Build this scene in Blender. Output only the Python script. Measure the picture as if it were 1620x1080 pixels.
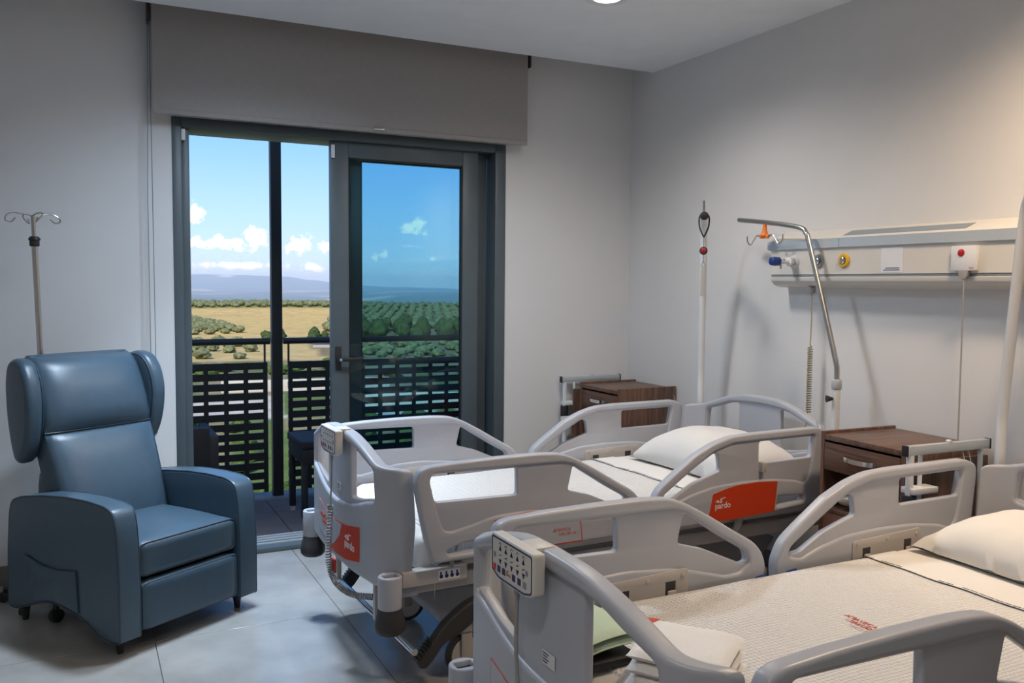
import bpy, bmesh, math, random
from mathutils import Vector, Matrix, noise
random.seed(7)
for o in list(bpy.data.objects): bpy.data.objects.remove(o)
SC = bpy.context.scene
COL = SC.collection
PI = math.pi

# ------------------------------------------------------------------ camera
cam_d = bpy.data.cameras.new('camera'); cam = bpy.data.objects.new('camera', cam_d); COL.objects.link(cam)
YAW, PITCH, ROLL, FPX = 0.458669, -0.065266, 0.008578, 1384.3
fw = Vector((math.sin(YAW)*math.cos(PITCH), math.cos(YAW)*math.cos(PITCH), math.sin(PITCH)))
rt = Vector((math.cos(YAW), -math.sin(YAW), 0)); up = rt.cross(fw)
r2 = rt*math.cos(ROLL)+up*math.sin(ROLL); u2 = up*math.cos(ROLL)-rt*math.sin(ROLL)
m = Matrix((r2, u2, -fw)).transposed().to_4x4(); m.translation = Vector((-3.1254, -4.6657, 1.4313))
cam.matrix_world = m
cam_d.sensor_width = 36; cam_d.lens = FPX/1620*36; cam_d.clip_end = 60000; cam_d.clip_start = .02
SC.camera = cam

# ------------------------------------------------------------------ view / world / sun
vs = SC.view_settings
vs.view_transform = 'Standard'; vs.look = 'None'; vs.gamma = 1; vs.use_curve_mapping = False; vs.exposure = 0.2
W = bpy.data.worlds.new('sky'); SC.world = W; W.use_nodes = True
nt = W.node_tree; nt.nodes.clear()
def N(t, ty, **k):
    n = t.nodes.new(ty)
    for a, b in k.items(): setattr(n, a, b)
    return n
def L(t, a, b): t.links.new(a, b)
def build_sky():
    t = nt
    co = N(t, 'ShaderNodeTexCoord'); sx = N(t, 'ShaderNodeSeparateXYZ'); L(t, co.outputs['Generated'], sx.inputs[0])
    ramp = N(t, 'ShaderNodeValToRGB'); L(t, sx.outputs['Z'], ramp.inputs[0])
    e = ramp.color_ramp.elements
    e[0].position = 0.0; e[0].color = (.60, .72, .88, 1)
    e[1].position = 0.06; e[1].color = (.42, .62, .90, 1)
    for p, c in ((.16, (.22, .46, .90, 1)), (.30, (.14, .36, .82, 1)), (.7, (.08, .24, .66, 1))):
        q = e.new(p); q.color = c
    # azimuth / elevation of the direction
    at = N(t, 'ShaderNodeMath', operation='ARCTAN2'); L(t, sx.outputs['X'], at.inputs[0]); L(t, sx.outputs['Y'], at.inputs[1])
    el = N(t, 'ShaderNodeMath', operation='ARCSINE'); L(t, sx.outputs['Z'], el.inputs[0])
    cv = N(t, 'ShaderNodeCombineXYZ'); L(t, at.outputs[0], cv.inputs[0]); L(t, el.outputs[0], cv.inputs[1])
    nz = N(t, 'ShaderNodeTexNoise'); nz.inputs['Scale'].default_value = 85; nz.inputs['Detail'].default_value = 9; nz.inputs['Roughness'].default_value = .6
    L(t, cv.outputs[0], nz.inputs['Vector'])
    # far cumulus groups: azimuth, elevation, half sizes (radians)
    def cloud(a, b, ra, rb):
        s1 = N(t, 'ShaderNodeVectorMath', operation='SUBTRACT'); L(t, cv.outputs[0], s1.inputs[0]); s1.inputs[1].default_value = (a, b, 0)
        s2 = N(t, 'ShaderNodeVectorMath', operation='DIVIDE'); L(t, s1.outputs[0], s2.inputs[0]); s2.inputs[1].default_value = (ra, rb, 1)
        ln = N(t, 'ShaderNodeVectorMath', operation='LENGTH'); L(t, s2.outputs[0], ln.inputs[0])
        mm = N(t, 'ShaderNodeMath', operation='SUBTRACT'); mm.inputs[0].default_value = 1.0; L(t, ln.outputs['Value'], mm.inputs[1])
        return mm.outputs[0]
    cl = CLOUDS; acc = None
    for c in cl:
        o = cloud(*c)
        if acc is None: acc = o
        else:
            mx = N(t, 'ShaderNodeMath', operation='MAXIMUM'); L(t, acc, mx.inputs[0]); L(t, o, mx.inputs[1]); acc = mx.outputs[0]
    # density = clamp((blob*.5 + noise - .62)*k)
    a1 = N(t, 'ShaderNodeMath', operation='MULTIPLY_ADD'); L(t, acc, a1.inputs[0]); a1.inputs[1].default_value = .36
    L(t, nz.outputs['Fac'], a1.inputs[2])
    a2 = N(t, 'ShaderNodeMath', operation='SUBTRACT'); L(t, a1.outputs[0], a2.inputs[0]); a2.inputs[1].default_value = .60
    a3 = N(t, 'ShaderNodeMath', operation='MULTIPLY', use_clamp=True); L(t, a2.outputs[0], a3.inputs[0]); a3.inputs[1].default_value = 9
    cr = N(t, 'ShaderNodeValToRGB'); L(t, a1.outputs[0], cr.inputs[0])
    cr.color_ramp.elements[0].position = .55; cr.color_ramp.elements[0].color = (.72, .76, .86, 1)
    cr.color_ramp.elements[1].position = .8; cr.color_ramp.elements[1].color = (1.0, .97, .93, 1)
    mix = N(t, 'ShaderNodeMixRGB'); L(t, a3.outputs[0], mix.inputs[0]); L(t, ramp.outputs[0], mix.inputs[1]); L(t, cr.outputs[0], mix.inputs[2])
    bg = N(t, 'ShaderNodeBackground'); L(t, mix.outputs[0], bg.inputs[0]); bg.inputs[1].default_value = 1.3
    out = N(t, 'ShaderNodeOutputWorld'); L(t, bg.outputs[0], out.inputs[0])
D2 = PI/180
# cumulus groups by compass bearing (from the room's outward axis) and elevation
CLOUDS = [(6.4*D2, 4.15*D2, .8*D2, .7*D2), (9.9*D2, 2.75*D2, 1.0*D2, 1.0*D2), (8.4*D2, 2.35*D2, 2.6*D2, .62*D2), (6.4*D2, 2.35*D2, 1.0*D2, .6*D2), (12.6*D2, 2.35*D2, 1.2*D2, .8*D2),
          (14.5*D2, 2.25*D2, .9*D2, .7*D2), (20.3*D2, 3.75*D2, .75*D2, .85*D2), (19.5*D2, 3.5*D2, .8*D2, .5*D2), (17.9*D2, 1.75*D2, .75*D2, .45*D2), (17.4*D2, 1.6*D2, .5*D2, .3*D2), (9.5*D2, 1.0*D2, 3.8*D2, .36*D2),
          (13.5*D2, .95*D2, 1.6*D2, .4*D2), (21.1*D2, 1.6*D2, .5*D2, .3*D2), (18.6*D2, .7*D2, .4*D2, .25*D2),
          (-4*D2, 3*D2, 4*D2, 1.2*D2), (30*D2, 3*D2, 4*D2, 1.1*D2), (42*D2, 6*D2, 6*D2, 1.6*D2), (-20*D2, 7*D2, 7*D2, 2*D2), (60*D2, 9*D2, 9*D2, 3*D2)]
build_sky()
sun_d = bpy.data.lights.new('sun', 'SUN'); sun_d.energy = 5.0; sun_d.angle = .009; sun_d.color = (1, .95, .86)
sun = bpy.data.objects.new('sun', sun_d); COL.objects.link(sun)
sun.rotation_euler = Vector((.45, .62, -.64)).to_track_quat('-Z', 'Y').to_euler()
LAMP = dict(warm=(1.0, .74, .50), neutral=(1.0, .93, .86), cool=(.66, .82, 1.0))

# ------------------------------------------------------------------ materials
MATS = {}
def mat(name, col, rough=.5, metal=0., noise_amt=0., noise_scale=8., bump=0., bump_scale=200., spec=.5, coat=0., stretch=(1, 1, 1)):
    if name in MATS: return MATS[name]
    M = bpy.data.materials.new(name); M.use_nodes = True; t = M.node_tree
    b = t.nodes['Principled BSDF']; b.inputs['Roughness'].default_value = rough; b.inputs['Metallic'].default_value = metal
    b.inputs['Specular IOR Level'].default_value = spec; b.inputs['Coat Weight'].default_value = coat
    c4 = tuple(col)+(1,)
    b.inputs['Base Color'].default_value = c4
    co = N(t, 'ShaderNodeTexCoord'); mp = N(t, 'ShaderNodeMapping'); L(t, co.outputs['Object'], mp.inputs[0]); mp.inputs['Scale'].default_value = stretch
    nz = N(t, 'ShaderNodeTexNoise'); nz.inputs['Scale'].default_value = noise_scale; nz.inputs['Detail'].default_value = 5
    L(t, mp.outputs[0], nz.inputs['Vector'])
    a = max(noise_amt, .02)
    r = N(t, 'ShaderNodeValToRGB'); L(t, nz.outputs['Fac'], r.inputs[0])
    r.color_ramp.elements[0].position = .3; r.color_ramp.elements[1].position = .7
    r.color_ramp.elements[0].color = tuple(x*(1-a) for x in col)+(1,); r.color_ramp.elements[1].color = tuple(min(1, x*(1+a)) for x in col)+(1,)
    L(t, r.outputs[0], b.inputs['Base Color'])
    if bump:
        n2 = N(t, 'ShaderNodeTexNoise'); n2.inputs['Scale'].default_value = bump_scale; n2.inputs['Detail'].default_value = 3
        L(t, mp.outputs[0], n2.inputs['Vector'])
        bp = N(t, 'ShaderNodeBump'); bp.inputs['Strength'].default_value = bump; bp.inputs['Distance'].default_value = .004
        L(t, n2.outputs['Fac'], bp.inputs['Height']); L(t, bp.outputs[0], b.inputs['Normal'])
    MATS[name] = M; return M
def wood(name, stretch, c0=(.062, .030, .020), c1=(.185, .098, .064)):
    M = bpy.data.materials.new(name); M.use_nodes = True; t = M.node_tree; b = t.nodes['Principled BSDF']
    b.inputs['Roughness'].default_value = .42
    co = N(t, 'ShaderNodeTexCoord'); mp = N(t, 'ShaderNodeMapping'); L(t, co.outputs['Object'], mp.inputs[0]); mp.inputs['Scale'].default_value = stretch
    nz = N(t, 'ShaderNodeTexNoise'); nz.inputs['Scale'].default_value = 3.0; nz.inputs['Detail'].default_value = 8; nz.inputs['Roughness'].default_value = .65; nz.inputs['Distortion'].default_value = .6
    L(t, mp.outputs[0], nz.inputs['Vector'])
    r = N(t, 'ShaderNodeValToRGB'); L(t, nz.outputs['Fac'], r.inputs[0])
    r.color_ramp.elements[0].position = .36; r.color_ramp.elements[0].color = c0+(1,)
    r.color_ramp.elements[1].position = .66; r.color_ramp.elements[1].color = c1+(1,)
    L(t, r.outputs[0], b.inputs['Base Color']); MATS[name] = M; return M
def waffle(name, col):
    M = bpy.data.materials.new(name); M.use_nodes = True; t = M.node_tree; b = t.nodes['Principled BSDF']
    b.inputs['Base Color'].default_value = col+(1,); b.inputs['Roughness'].default_value = .85
    b.inputs['Sheen Weight'].default_value = .2
    co = N(t, 'ShaderNodeTexCoord')
    hs = []
    for ax in ('X', 'Y'):
        wv = N(t, 'ShaderNodeTexWave', wave_type='BANDS', bands_direction=ax); wv.inputs['Scale'].default_value = 24.; wv.inputs['Distortion'].default_value = .25; wv.inputs['Detail'].default_value = 1
        L(t, co.outputs['Object'], wv.inputs['Vector']); hs.append(wv)
    ad = N(t, 'ShaderNodeMath', operation='MULTIPLY'); L(t, hs[0].outputs['Fac'], ad.inputs[0]); L(t, hs[1].outputs['Fac'], ad.inputs[1])
    bp = N(t, 'ShaderNodeBump'); bp.inputs['Strength'].default_value = .85; bp.inputs['Distance'].default_value = .005
    L(t, ad.outputs[0], bp.inputs['Height']); L(t, bp.outputs[0], b.inputs['Normal']); MATS[name] = M; return M
def glass(name, tint):
    M = bpy.data.materials.new(name); M.use_nodes = True; t = M.node_tree; t.nodes.clear()
    tr = N(t, 'ShaderNodeBsdfTransparent'); tr.inputs[0].default_value = tint+(1,)
    gl = N(t, 'ShaderNodeBsdfGlossy'); gl.inputs['Roughness'].default_value = .01
    fr = N(t, 'ShaderNodeFresnel'); fr.inputs[0].default_value = 1.45
    mx = N(t, 'ShaderNodeMixShader'); L(t, fr.outputs[0], mx.inputs[0]); L(t, tr.outputs[0], mx.inputs[1]); L(t, gl.outputs[0], mx.inputs[2])
    o = N(t, 'ShaderNodeOutputMaterial'); L(t, mx.outputs[0], o.inputs[0]); MATS[name] = M; return M
def emit(name, col, s):
    M = bpy.data.materials.new(name); M.use_nodes = True; b = M.node_tree.nodes['Principled BSDF']
    b.inputs['Base Color'].default_value = col+(1,); b.inputs['Emission Color'].default_value = col+(1,); b.inputs['Emission Strength'].default_value = s
    MATS[name] = M; return M
m_wall = mat('wall_paint', (.72, .72, .725), .7, noise_amt=.015, noise_scale=2, bump=.08, bump_scale=350)
m_ceil = mat('ceiling_paint', (.84, .87, .90), .8)  # pale blue tint put into the colour for sky light bounced up here
m_tile = mat('porcelain_tile', (.36, .345, .325), .26, noise_amt=.13, noise_scale=5, bump=.02, bump_scale=60, spec=.8)
m_grout = mat('tile_grout', (.16, .15, .145), .8)
m_skirt = mat('grey_skirting', (.20, .185, .17), .4)
m_alu = mat('anthracite_aluminium', (.085, .11, .125), .42, metal=.0, noise_amt=.05)
m_gasket = mat('black_gasket', (.02, .02, .022), .6)
m_glass = glass('tinted_glass', (.72, .875, .91))
m_blind = mat('taupe_blind_fabric', (.35, .335, .328), .85, noise_amt=.03, noise_scale=40, bump=.15, bump_scale=500)
m_black = mat('black_plastic', (.018, .018, .02), .5)
m_darkrub = mat('dark_grey_rubber', (.035, .034, .036), .55, noise_amt=.06)
m_chrome = mat('chrome', (.75, .75, .76), .12, metal=1.)
m_steel = mat('brushed_steel', (.55, .53, .50), .28, metal=1.)
m_bedpl = mat('pale_grey_bed_plastic', (.43, .45, .505), .36, noise_amt=.02, bump=.05, bump_scale=500)
m_bedpl2 = mat('warm_grey_bed_plastic', (.50, .47, .45), .45)
m_bedmetal = mat('beige_grey_painted_metal', (.48, .46, .44), .4)
m_cover = mat('slate_grey_chassis_cover', (.30, .33, .38), .5)
m_red = mat('orange_red_sticker', (.60, .055, .015), .35)
m_redink = mat('red_print', (.58, .07, .035), .4)
m_whitepl = mat('white_plastic', (.72, .735, .76), .35)
m_cream = mat('cream_plastic', (.66, .64, .60), .4)
m_print = mat('dark_blue_print', (.02, .025, .10), .5)
m_keyred = mat('red_key_print', (.6, .05, .05), .5)
m_linen = mat('white_linen', (.70, .69, .67), .9, noise_amt=.015, bump=.12, bump_scale=300)
m_waffle = waffle('white_waffle_quilt', (.70, .69, .68))
m_towel = mat('white_terry', (.82, .81, .80), .95, bump=.6, bump_scale=260)
m_green = mat('pale_green_cloth', (.50, .60, .44), .9, bump=.4, bump_scale=150)
m_teal = mat('bright_green_wrap', (.03, .38, .24), .5)
m_vinyl = mat('slate_blue_vinyl', (.052, .089, .125), .35, noise_amt=.04, noise_scale=30, bump=.10, bump_scale=420)
m_piping = mat('dark_blue_piping', (.030, .055, .085), .45)
m_wood_h = wood('walnut_grain_across', (6, 1.0, 14))
m_wood_v = wood('walnut_grain_upright', (14, 14, 1.0))
m_wood_t = wood('walnut_grain_top', (1.0, 14, 6), (.085, .046, .032), (.20, .115, .078))
m_dark = mat('dark_interior_board', (.03, .018, .012), .6)
m_yellow = mat('yellow_outlet', (.72, .42, .02), .4)
m_greyout = mat('blue_grey_outlet', (.22, .27, .32), .4)
m_blue = mat('blue_knob', (.012, .045, .22), .35)
m_alubright = mat('anodised_aluminium', (.55, .60, .63), .35, metal=.35)
m_redbtn = mat('red_button', (.45, .01, .02), .3)
m_orange = mat('orange_plastic', (.85, .22, .03), .4)
m_cord = mat('grey_cord', (.33, .33, .33), .5)
m_cordy = mat('yellowed_coil_cord', (.42, .38, .27), .5)
m_stitch = mat('navy_stitching', (.10, .11, .16), .8)
m_label = mat('label_paper', (.72, .74, .78), .5)
m_lattice = mat('dark_brown_lattice', (.018, .015, .013), .55)
m_deck = mat('brown_grey_deck_tile', (.105, .085, .08), .7, noise_amt=.12, noise_scale=9)
m_wicker = mat('black_wicker', (.010, .010, .011), .6, bump=.5, bump_scale=120)
m_bag = mat('clear_plastic_wrap', (.45, .38, .28), .2)

# ------------------------------------------------------------------ mesh helpers
def new_bm(): return bmesh.new()
def obj(name, bm, material, parent=None, smooth=40, kind=None):
    me = bpy.data.meshes.new(name)
    if isinstance(bm, bpy.types.Mesh): me = bm
    else:
        bmesh.ops.recalc_face_normals(bm, faces=bm.faces[:]); bm.to_mesh(me); bm.free()
    if smooth and len(me.polygons):
        me.polygons.foreach_set('use_smooth', [True]*len(me.polygons)); me.set_sharp_from_angle(angle=math.radians(smooth))
    me.materials.clear(); me.materials.append(material)
    o = bpy.data.objects.new(name, me); COL.objects.link(o)
    if parent: o.parent = parent
    if kind: o['kind'] = kind
    return o
def share(name, me, parent=None, loc=(0, 0, 0), rot=(0, 0, 0), scale=(1, 1, 1)):
    o = bpy.data.objects.new(name, me); COL.objects.link(o); o.location = loc; o.rotation_euler = rot; o.scale = scale
    if parent: o.parent = parent
    return o
def thing(name, label, cat, loc=(0, 0, 0), rz=0, group=None):
    o = bpy.data.objects.new(name, None); COL.objects.link(o); o.location = loc; o.rotation_euler = (0, 0, rz); o.empty_display_size = .1
    return tag(o, label, cat, group)
def tag(o, label, cat, group=None):
    o['label'] = label; o['category'] = cat
    if group: o['group'] = group
    return o
def struct(name, bm, material, smooth=40): return obj(name, bm, material, None, smooth, 'structure')
def box(bm, x0, x1, y0, y1, z0, z1, bev=0., seg=2):
    b = bmesh.new(); bmesh.ops.create_cube(b, size=1)
    for v in b.verts: v.co = Vector(((x0+x1)/2+v.co.x*(x1-x0), (y0+y1)/2+v.co.y*(y1-y0), (z0+z1)/2+v.co.z*(z1-z0)))
    if bev: bmesh.ops.bevel(b, geom=b.edges[:], offset=bev, segments=seg, profile=.5, affect='EDGES', clamp_overlap=True)
    return merge(bm, b)
def merge(bm, b, M=None):
    me = bpy.data.meshes.new('tmp'); 
    if M is not None: bmesh.ops.transform(b, matrix=M, verts=b.verts[:])
    b.to_mesh(me); b.free(); bm.from_mesh(me); bpy.data.meshes.remove(me); return bm
def B(*a, **k): return box(bmesh.new(), *a, **k)
def crom(pts, n=6, closed=False):
    P = [Vector(p) for p in pts]; out = []; m = len(P)
    rng = range(m if closed else m-1)
    for i in rng:
        g = lambda k: P[k % m] if closed else P[max(0, min(m-1, k))]
        a, b, c, d = g(i-1), g(i), g(i+1), g(i+2)
        for j in range(n):
            t = j/n
            out.append(.5*((2*b)+(c-a)*t+(2*a-5*b+4*c-d)*t*t+(3*b-a-3*c+d)*t**3))
    if not closed: out.append(P[-1])
    return out
def tube(bm, pts, r, seg=10, closed=False, cap=True):
    P = [Vector(p) for p in pts]; n = len(P); rings = []
    T0 = None; nrm = None
    for i in range(n):
        if closed: t = P[(i+1) % n]-P[i-1]
        else: t = P[min(i+1, n-1)]-P[max(i-1, 0)]
        t.normalize()
        if nrm is None:
            nrm = t.orthogonal().normalized()
        else:
            nrm = (nrm-t*nrm.dot(t))
            nrm = nrm.normalized() if nrm.length > 1e-6 else t.orthogonal().normalized()
        bn = t.cross(nrm); rr = r[i] if isinstance(r, (list, tuple)) else r
        rings.append([bm.verts.new(P[i]+(nrm*math.cos(2*PI*k/seg)+bn*math.sin(2*PI*k/seg))*rr) for k in range(seg)])
    for i in range(n if closed else n-1):
        a, b = rings[i], rings[(i+1) % n]
        for k in range(seg): bm.faces.new((a[k], a[(k+1) % seg], b[(k+1) % seg], b[k]))
    if cap and not closed:
        bm.faces.new(rings[0][::-1]); bm.faces.new(rings[-1])
    return bm
def T(*a, **k): return tube(bmesh.new(), *a, **k)
def lathe(bm, prof, seg=20, M=None, cap=True):
    b = bmesh.new(); rings = []
    for r, z in prof:
        rings.append([b.verts.new((r*math.cos(2*PI*k/seg), r*math.sin(2*PI*k/seg), z)) for k in range(seg)])
    for i in range(len(rings)-1):
        for k in range(seg): b.faces.new((rings[i][k], rings[i][(k+1) % seg], rings[i+1][(k+1) % seg], rings[i+1][k]))
    if cap:
        b.faces.new(rings[0][::-1]); b.faces.new(rings[-1])
    return merge(bm, b, M)
def LT(*a, **k): return lathe(bmesh.new(), *a, **k)
def fillet(pts, r=.01, n=4):
    out = []; m = len(pts)
    for i in range(m):
        p0, p1, p2 = Vector(pts[i-1][:2]), Vector(pts[i][:2]), Vector(pts[(i+1) % m][:2])
        rr = pts[i][2] if len(pts[i]) > 2 else r
        a, c = p0-p1, p2-p1
        k = min(rr, a.length*.48, c.length*.48)
        if k < 1e-4: out.append(p1); continue
        A = p1+a.normalized()*k; Cc = p1+c.normalized()*k
        for j in range(n+1):
            t = j/n; out.append(A*(1-t)**2+p1*2*t*(1-t)+Cc*t*t)
    return out
# plate: a flat outline with holes, extruded with rounded edges; result lies in local XY, thickness along Z, centred
def plate(outer, holes, th, bev, bres=2):
    cu = bpy.data.curves.new('tmp', 'CURVE'); cu.dimensions = '2D'; cu.fill_mode = 'BOTH'
    for poly in [outer]+list(holes):
        sp = cu.splines.new('POLY'); sp.points.add(len(poly)-1)
        for i, p in enumerate(poly): sp.points[i].co = (p[0], p[1], 0, 1)
        sp.use_cyclic_u = True
    cu.extrude = max(th/2-bev, .0001); cu.bevel_depth = bev; cu.bevel_resolution = bres; cu.offset = -bev
    o = bpy.data.objects.new('tmp', cu); me = bpy.data.meshes.new_from_object(o)
    b = bmesh.new(); b.from_mesh(me); bmesh.ops.remove_doubles(b, verts=b.verts[:], dist=1e-5)
    bpy.data.objects.remove(o); bpy.data.curves.remove(cu); bpy.data.meshes.remove(me)
    return b
def inset(poly, d):
    # move a closed outline inwards (d > 0) or outwards (d < 0) along its vertex normals
    A = sum(poly[i-1].x*poly[i].y-poly[i].x*poly[i-1].y for i in range(len(poly))); sg = 1 if A > 0 else -1; out = []
    for i in range(len(poly)):
        t_ = poly[(i+1) % len(poly)]-poly[i-1]
        if t_.length < 1e-9: out.append(poly[i].copy()); continue
        t_.normalize(); out.append(poly[i]+Vector((-t_.y, t_.x))*d*sg)
    return out
MX_XZ = Matrix(((1, 0, 0, 0), (0, 0, 1, 0), (0, 1, 0, 0), (0, 0, 0, 1)))   # plate (u,v) -> (x,z), thickness along y
MX_YZ = Matrix(((0, 0, 1, 0), (1, 0, 0, 0), (0, 1, 0, 0), (0, 0, 0, 1)))   # plate (u,v) -> (y,z), thickness along x
def cut(bm, axis, vals):
    for v in vals:
        co = Vector((0, 0, 0)); co[axis] = v; no = Vector((0, 0, 0)); no[axis] = 1
        bmesh.ops.bisect_plane(bm, geom=bm.verts[:]+bm.edges[:]+bm.faces[:], plane_co=co, plane_no=no)
def text_bm(s, size, th=.0006, align='LEFT', shear=0., bold=0.):
    cu = bpy.data.curves.new('tmp', 'FONT'); cu.body = s; cu.size = size; cu.extrude = th; cu.align_x = align; cu.shear = shear; cu.offset = bold
    cu.resolution_u = 3
    o = bpy.data.objects.new('tmp', cu); me = bpy.data.meshes.new_from_object(o)
    b = bmesh.new(); b.from_mesh(me); bpy.data.objects.remove(o); bpy.data.curves.remove(cu); bpy.data.meshes.remove(me)
    return b
def stroke(bm, pts, w, th=.0012):
    # flat ribbon following a 2D polyline
    P = [Vector((p[0], p[1], 0)) for p in pts]
    for i in range(len(P)-1):
        d = P[i+1]-P[i]
        if d.length < 1e-7: continue
        n = Vector((-d.y, d.x, 0)).normalized()*w/2; e = d.normalized()*w*.3
        q = [P[i]-n-e, P[i+1]-n+e, P[i+1]+n+e, P[i]+n-e]
        lo = [bm.verts.new(a+Vector((0, 0, -th/2))) for a in q]; hi = [bm.verts.new(a+Vector((0, 0, th/2))) for a in q]
        bm.faces.new(hi); bm.faces.new(lo[::-1])
        for k in range(4): bm.faces.new((lo[k], lo[(k+1) % 4], hi[(k+1) % 4], hi[k]))
    return bm
def amaveca(size):
    # two lines of thin lettering, a heart standing for the letter M, and a pulse line after the second word; width about 6.2*size
    b = bmesh.new(); w = size*.085
    merge(b, text_bm('A', size, align='LEFT'))
    h = [(.80, 0), (.62, .42), (.66, .66), (.80, .72), (.98, .52), (1.16, .72), (1.32, .66), (1.36, .42), (1.18, 0)]
    stroke(b, [(x*size, y*size) for x, y in h], w)
    merge(b, text_bm('AVECA', size), Matrix.Translation((1.38*size, 0, 0)))
    merge(b, text_bm('SALUD', size), Matrix.Translation((1.5*size, -.95*size, 0)))
    p = [(4.75, -.78), (5.1, -.78), (5.22, -.5), (5.4, -1.05), (5.6, -.3), (5.75, -.95), (5.9, -.74), (6.6, -.74)]
    stroke(b, [(x*size, y*size) for x, y in p], w*.7)
    return b
def pardo(size):
    # lower-case word with a running figure above it
    b = bmesh.new()
    merge(b, text_bm('pardo', size, bold=size*.012))
    merge(b, text_bm('s', size*1.1, shear=.25, bold=size*.02), Matrix.Translation((.62*size, .66*size, 0)))
    lathe(b, [(size*.16, -.0006), (size*.16, .0006)], 12, Matrix.Translation((.42*size, .86*size, 0)))
    stroke(b, [(.12*size, .80*size), (.34*size, .98*size)], size*.09); stroke(b, [(.9*size, 1.16*size), (1.55*size, 1.22*size)], size*.07)
    return b

# ------------------------------------------------------------------ room shell
CZ = 2.71; CY = -.226; LX = -4.45; FY = -6.1; SLOT = 3.0
DL, DR, DT = -2.703, -.873, 2.243
b = bmesh.new()
box(b, LX-.2, DL, 0, .24, -.1, 6.2); box(b, DR, 1.8, 0, .24, -.1, 6.2); box(b, DL, DR, 0, .24, DT, 6.2)
struct('wall_back', b, m_wall, 0)
struct('wall_right', B(0, .2, FY-.2, 0, -.1, SLOT+.1), m_wall, 0)
struct('wall_left', B(LX-.2, LX, FY-.2, 0, -.1, SLOT+.1), m_wall, 0)
struct('wall_front', B(LX, 0, FY-.2, FY, -.1, SLOT+.1), m_wall, 0)
b = bmesh.new(); box(b, LX, 0, FY, CY, CZ, SLOT); box(b, LX, 0, CY, 0, SLOT-.04, SLOT+.1)
struct('ceiling', b, m_ceil, 0)
floor = struct('floor', B(LX, 0, FY, 0.0, -.1, -.006), m_grout, 0)
TS = .7544; TX0, TY0 = -2.1318, -.2381
tb = B(-TS/2+.0012, TS/2-.0012, -TS/2+.0012, TS/2-.0012, -.012, 0, bev=.0012, seg=1)
tile0 = None
for i in range(-4, 4):
    for j in range(-8, 2):
        x0, x1 = max(TX0+i*TS, LX), min(TX0+(i+1)*TS, 0); y0, y1 = max(TY0+j*TS, FY), min(TY0+(j+1)*TS, 0)
        if x1-x0 < .02 or y1-y0 < .02: continue
        if x1-x0 > TS-.001 and y1-y0 > TS-.001:
            if tile0 is None: tile0 = obj('tile', tb, m_tile, floor); tile0.location = ((x0+x1)/2, (y0+y1)/2, 0)
            else: share('tile', tile0.data, floor, ((x0+x1)/2, (y0+y1)/2, 0), (0, 0, random.choice((0, PI/2, PI))))
        else: obj('tile', B(x0+.0012, x1-.0012, y0+.0012, y1-.0012, -.012, 0, bev=.0012, seg=1), m_tile, floor)
struct('baseboard_back', B(LX, DL-.002, -.014, -.0005, .0, .092, bev=.003), m_skirt)
struct('baseboard_corner', B(DR+.002, -.015, -.014, -.0005, .0, .092, bev=.003), m_skirt)
struct('baseboard_right', B(-.014, -.0005, FY, -.0, .0, .092, bev=.003), m_skirt)
struct('baseboard_left', B(LX+.0005, LX+.014, FY, -.015, .0, .092, bev=.003), m_skirt)

# ------------------------------------------------------------------ sliding balcony door
door = bpy.data.objects.new('door_1', None); COL.objects.link(door); door.location = ((DL+DR)/2, 0, 0); door['kind'] = 'structure'
DX = (DL+DR)/2
def dpart(name, x0, x1, y0, y1, z0, z1, m_=m_alu, par=door, bev=.004): return obj(name, B(x0-DX, x1-DX, y0, y1, z0, z1, bev=bev), m_, par)
dpart('jamb', DL, DL+.045, -.006, .235, .0, DT); dpart('jamb', DR-.068, DR, -.006, .235, .0, DT)
dpart('jamb_liner', DL+.045, DL+.083, .02, .235, .03, DT-.05)
dpart('head_frame', DL+.045, DR-.068, -.006, .235, DT-.05, DT)
sill = dpart('sill', DL+.045, DR-.068, -.012, .235, .0, .026)
for y in (.055, .105, .15, .195): dpart('track', DL+.083, DR-.068, y-.006, y+.006, .026, .036, m_alubright, door, .001)
def leaf(x0, x1, y0, y1, lw, rw):
    e = bpy.data.objects.new('door_leaf', None); COL.objects.link(e); e.parent = door
    z0, z1 = .036, DT-.05
    dpart('stile', x0, x0+lw, y0, y1, z0, z1, par=e); dpart('stile', x1-rw, x1, y0, y1, z0, z1, par=e)
    dpart('rail', x0+lw, x1-rw, y0, y1, z1-.085, z1, par=e); dpart('rail', x0+lw, x1-rw, y0, y1, z0, z0+.095, par=e)
    ym = (y0+y1)/2
    b = bmesh.new(); gx0, gx1, gz0, gz1 = x0+lw-DX, x1-rw-DX, z0+.095, z1-.085
    for (a0, a1, c0, c1) in ((gx0, gx1, gz0, gz0+.006), (gx0, gx1, gz1-.006, gz1), (gx0, gx0+.006, gz0, gz1), (gx1-.006, gx1, gz0, gz1)): box(b, a0, a1, ym-.014, ym+.014, c0, c1)
    obj('gasket', b, m_gasket, e, 0)
    obj('pane', B(gx0+.003, gx1-.003, ym-.004, ym+.004, gz0+.003, gz1-.003), m_glass, e, 0)
    return e
la = leaf(-1.902, -1.034, .030, .075, .098, .098)
leaf(-1.80, -.95, .100, .145, .088, .13)
b = bmesh.new(); box(b, -1.882-DX, -1.850-DX, .021, .031, .955, 1.085, bev=.003); box(b, -1.875-DX, -1.857-DX, -.012, .022, 1.005, 1.025, bev=.003)
obj('door_handle_plate', b, m_black, la)
obj('door_handle', B(-1.877-DX, -1.738-DX, -.024, -.008, 1.004, 1.026, bev=.005), m_black, la)
obj('handle_mark', B(-1.870-DX, -1.858-DX, -.0255, -.0235, 1.009, 1.021), m_alubright, la)
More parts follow.
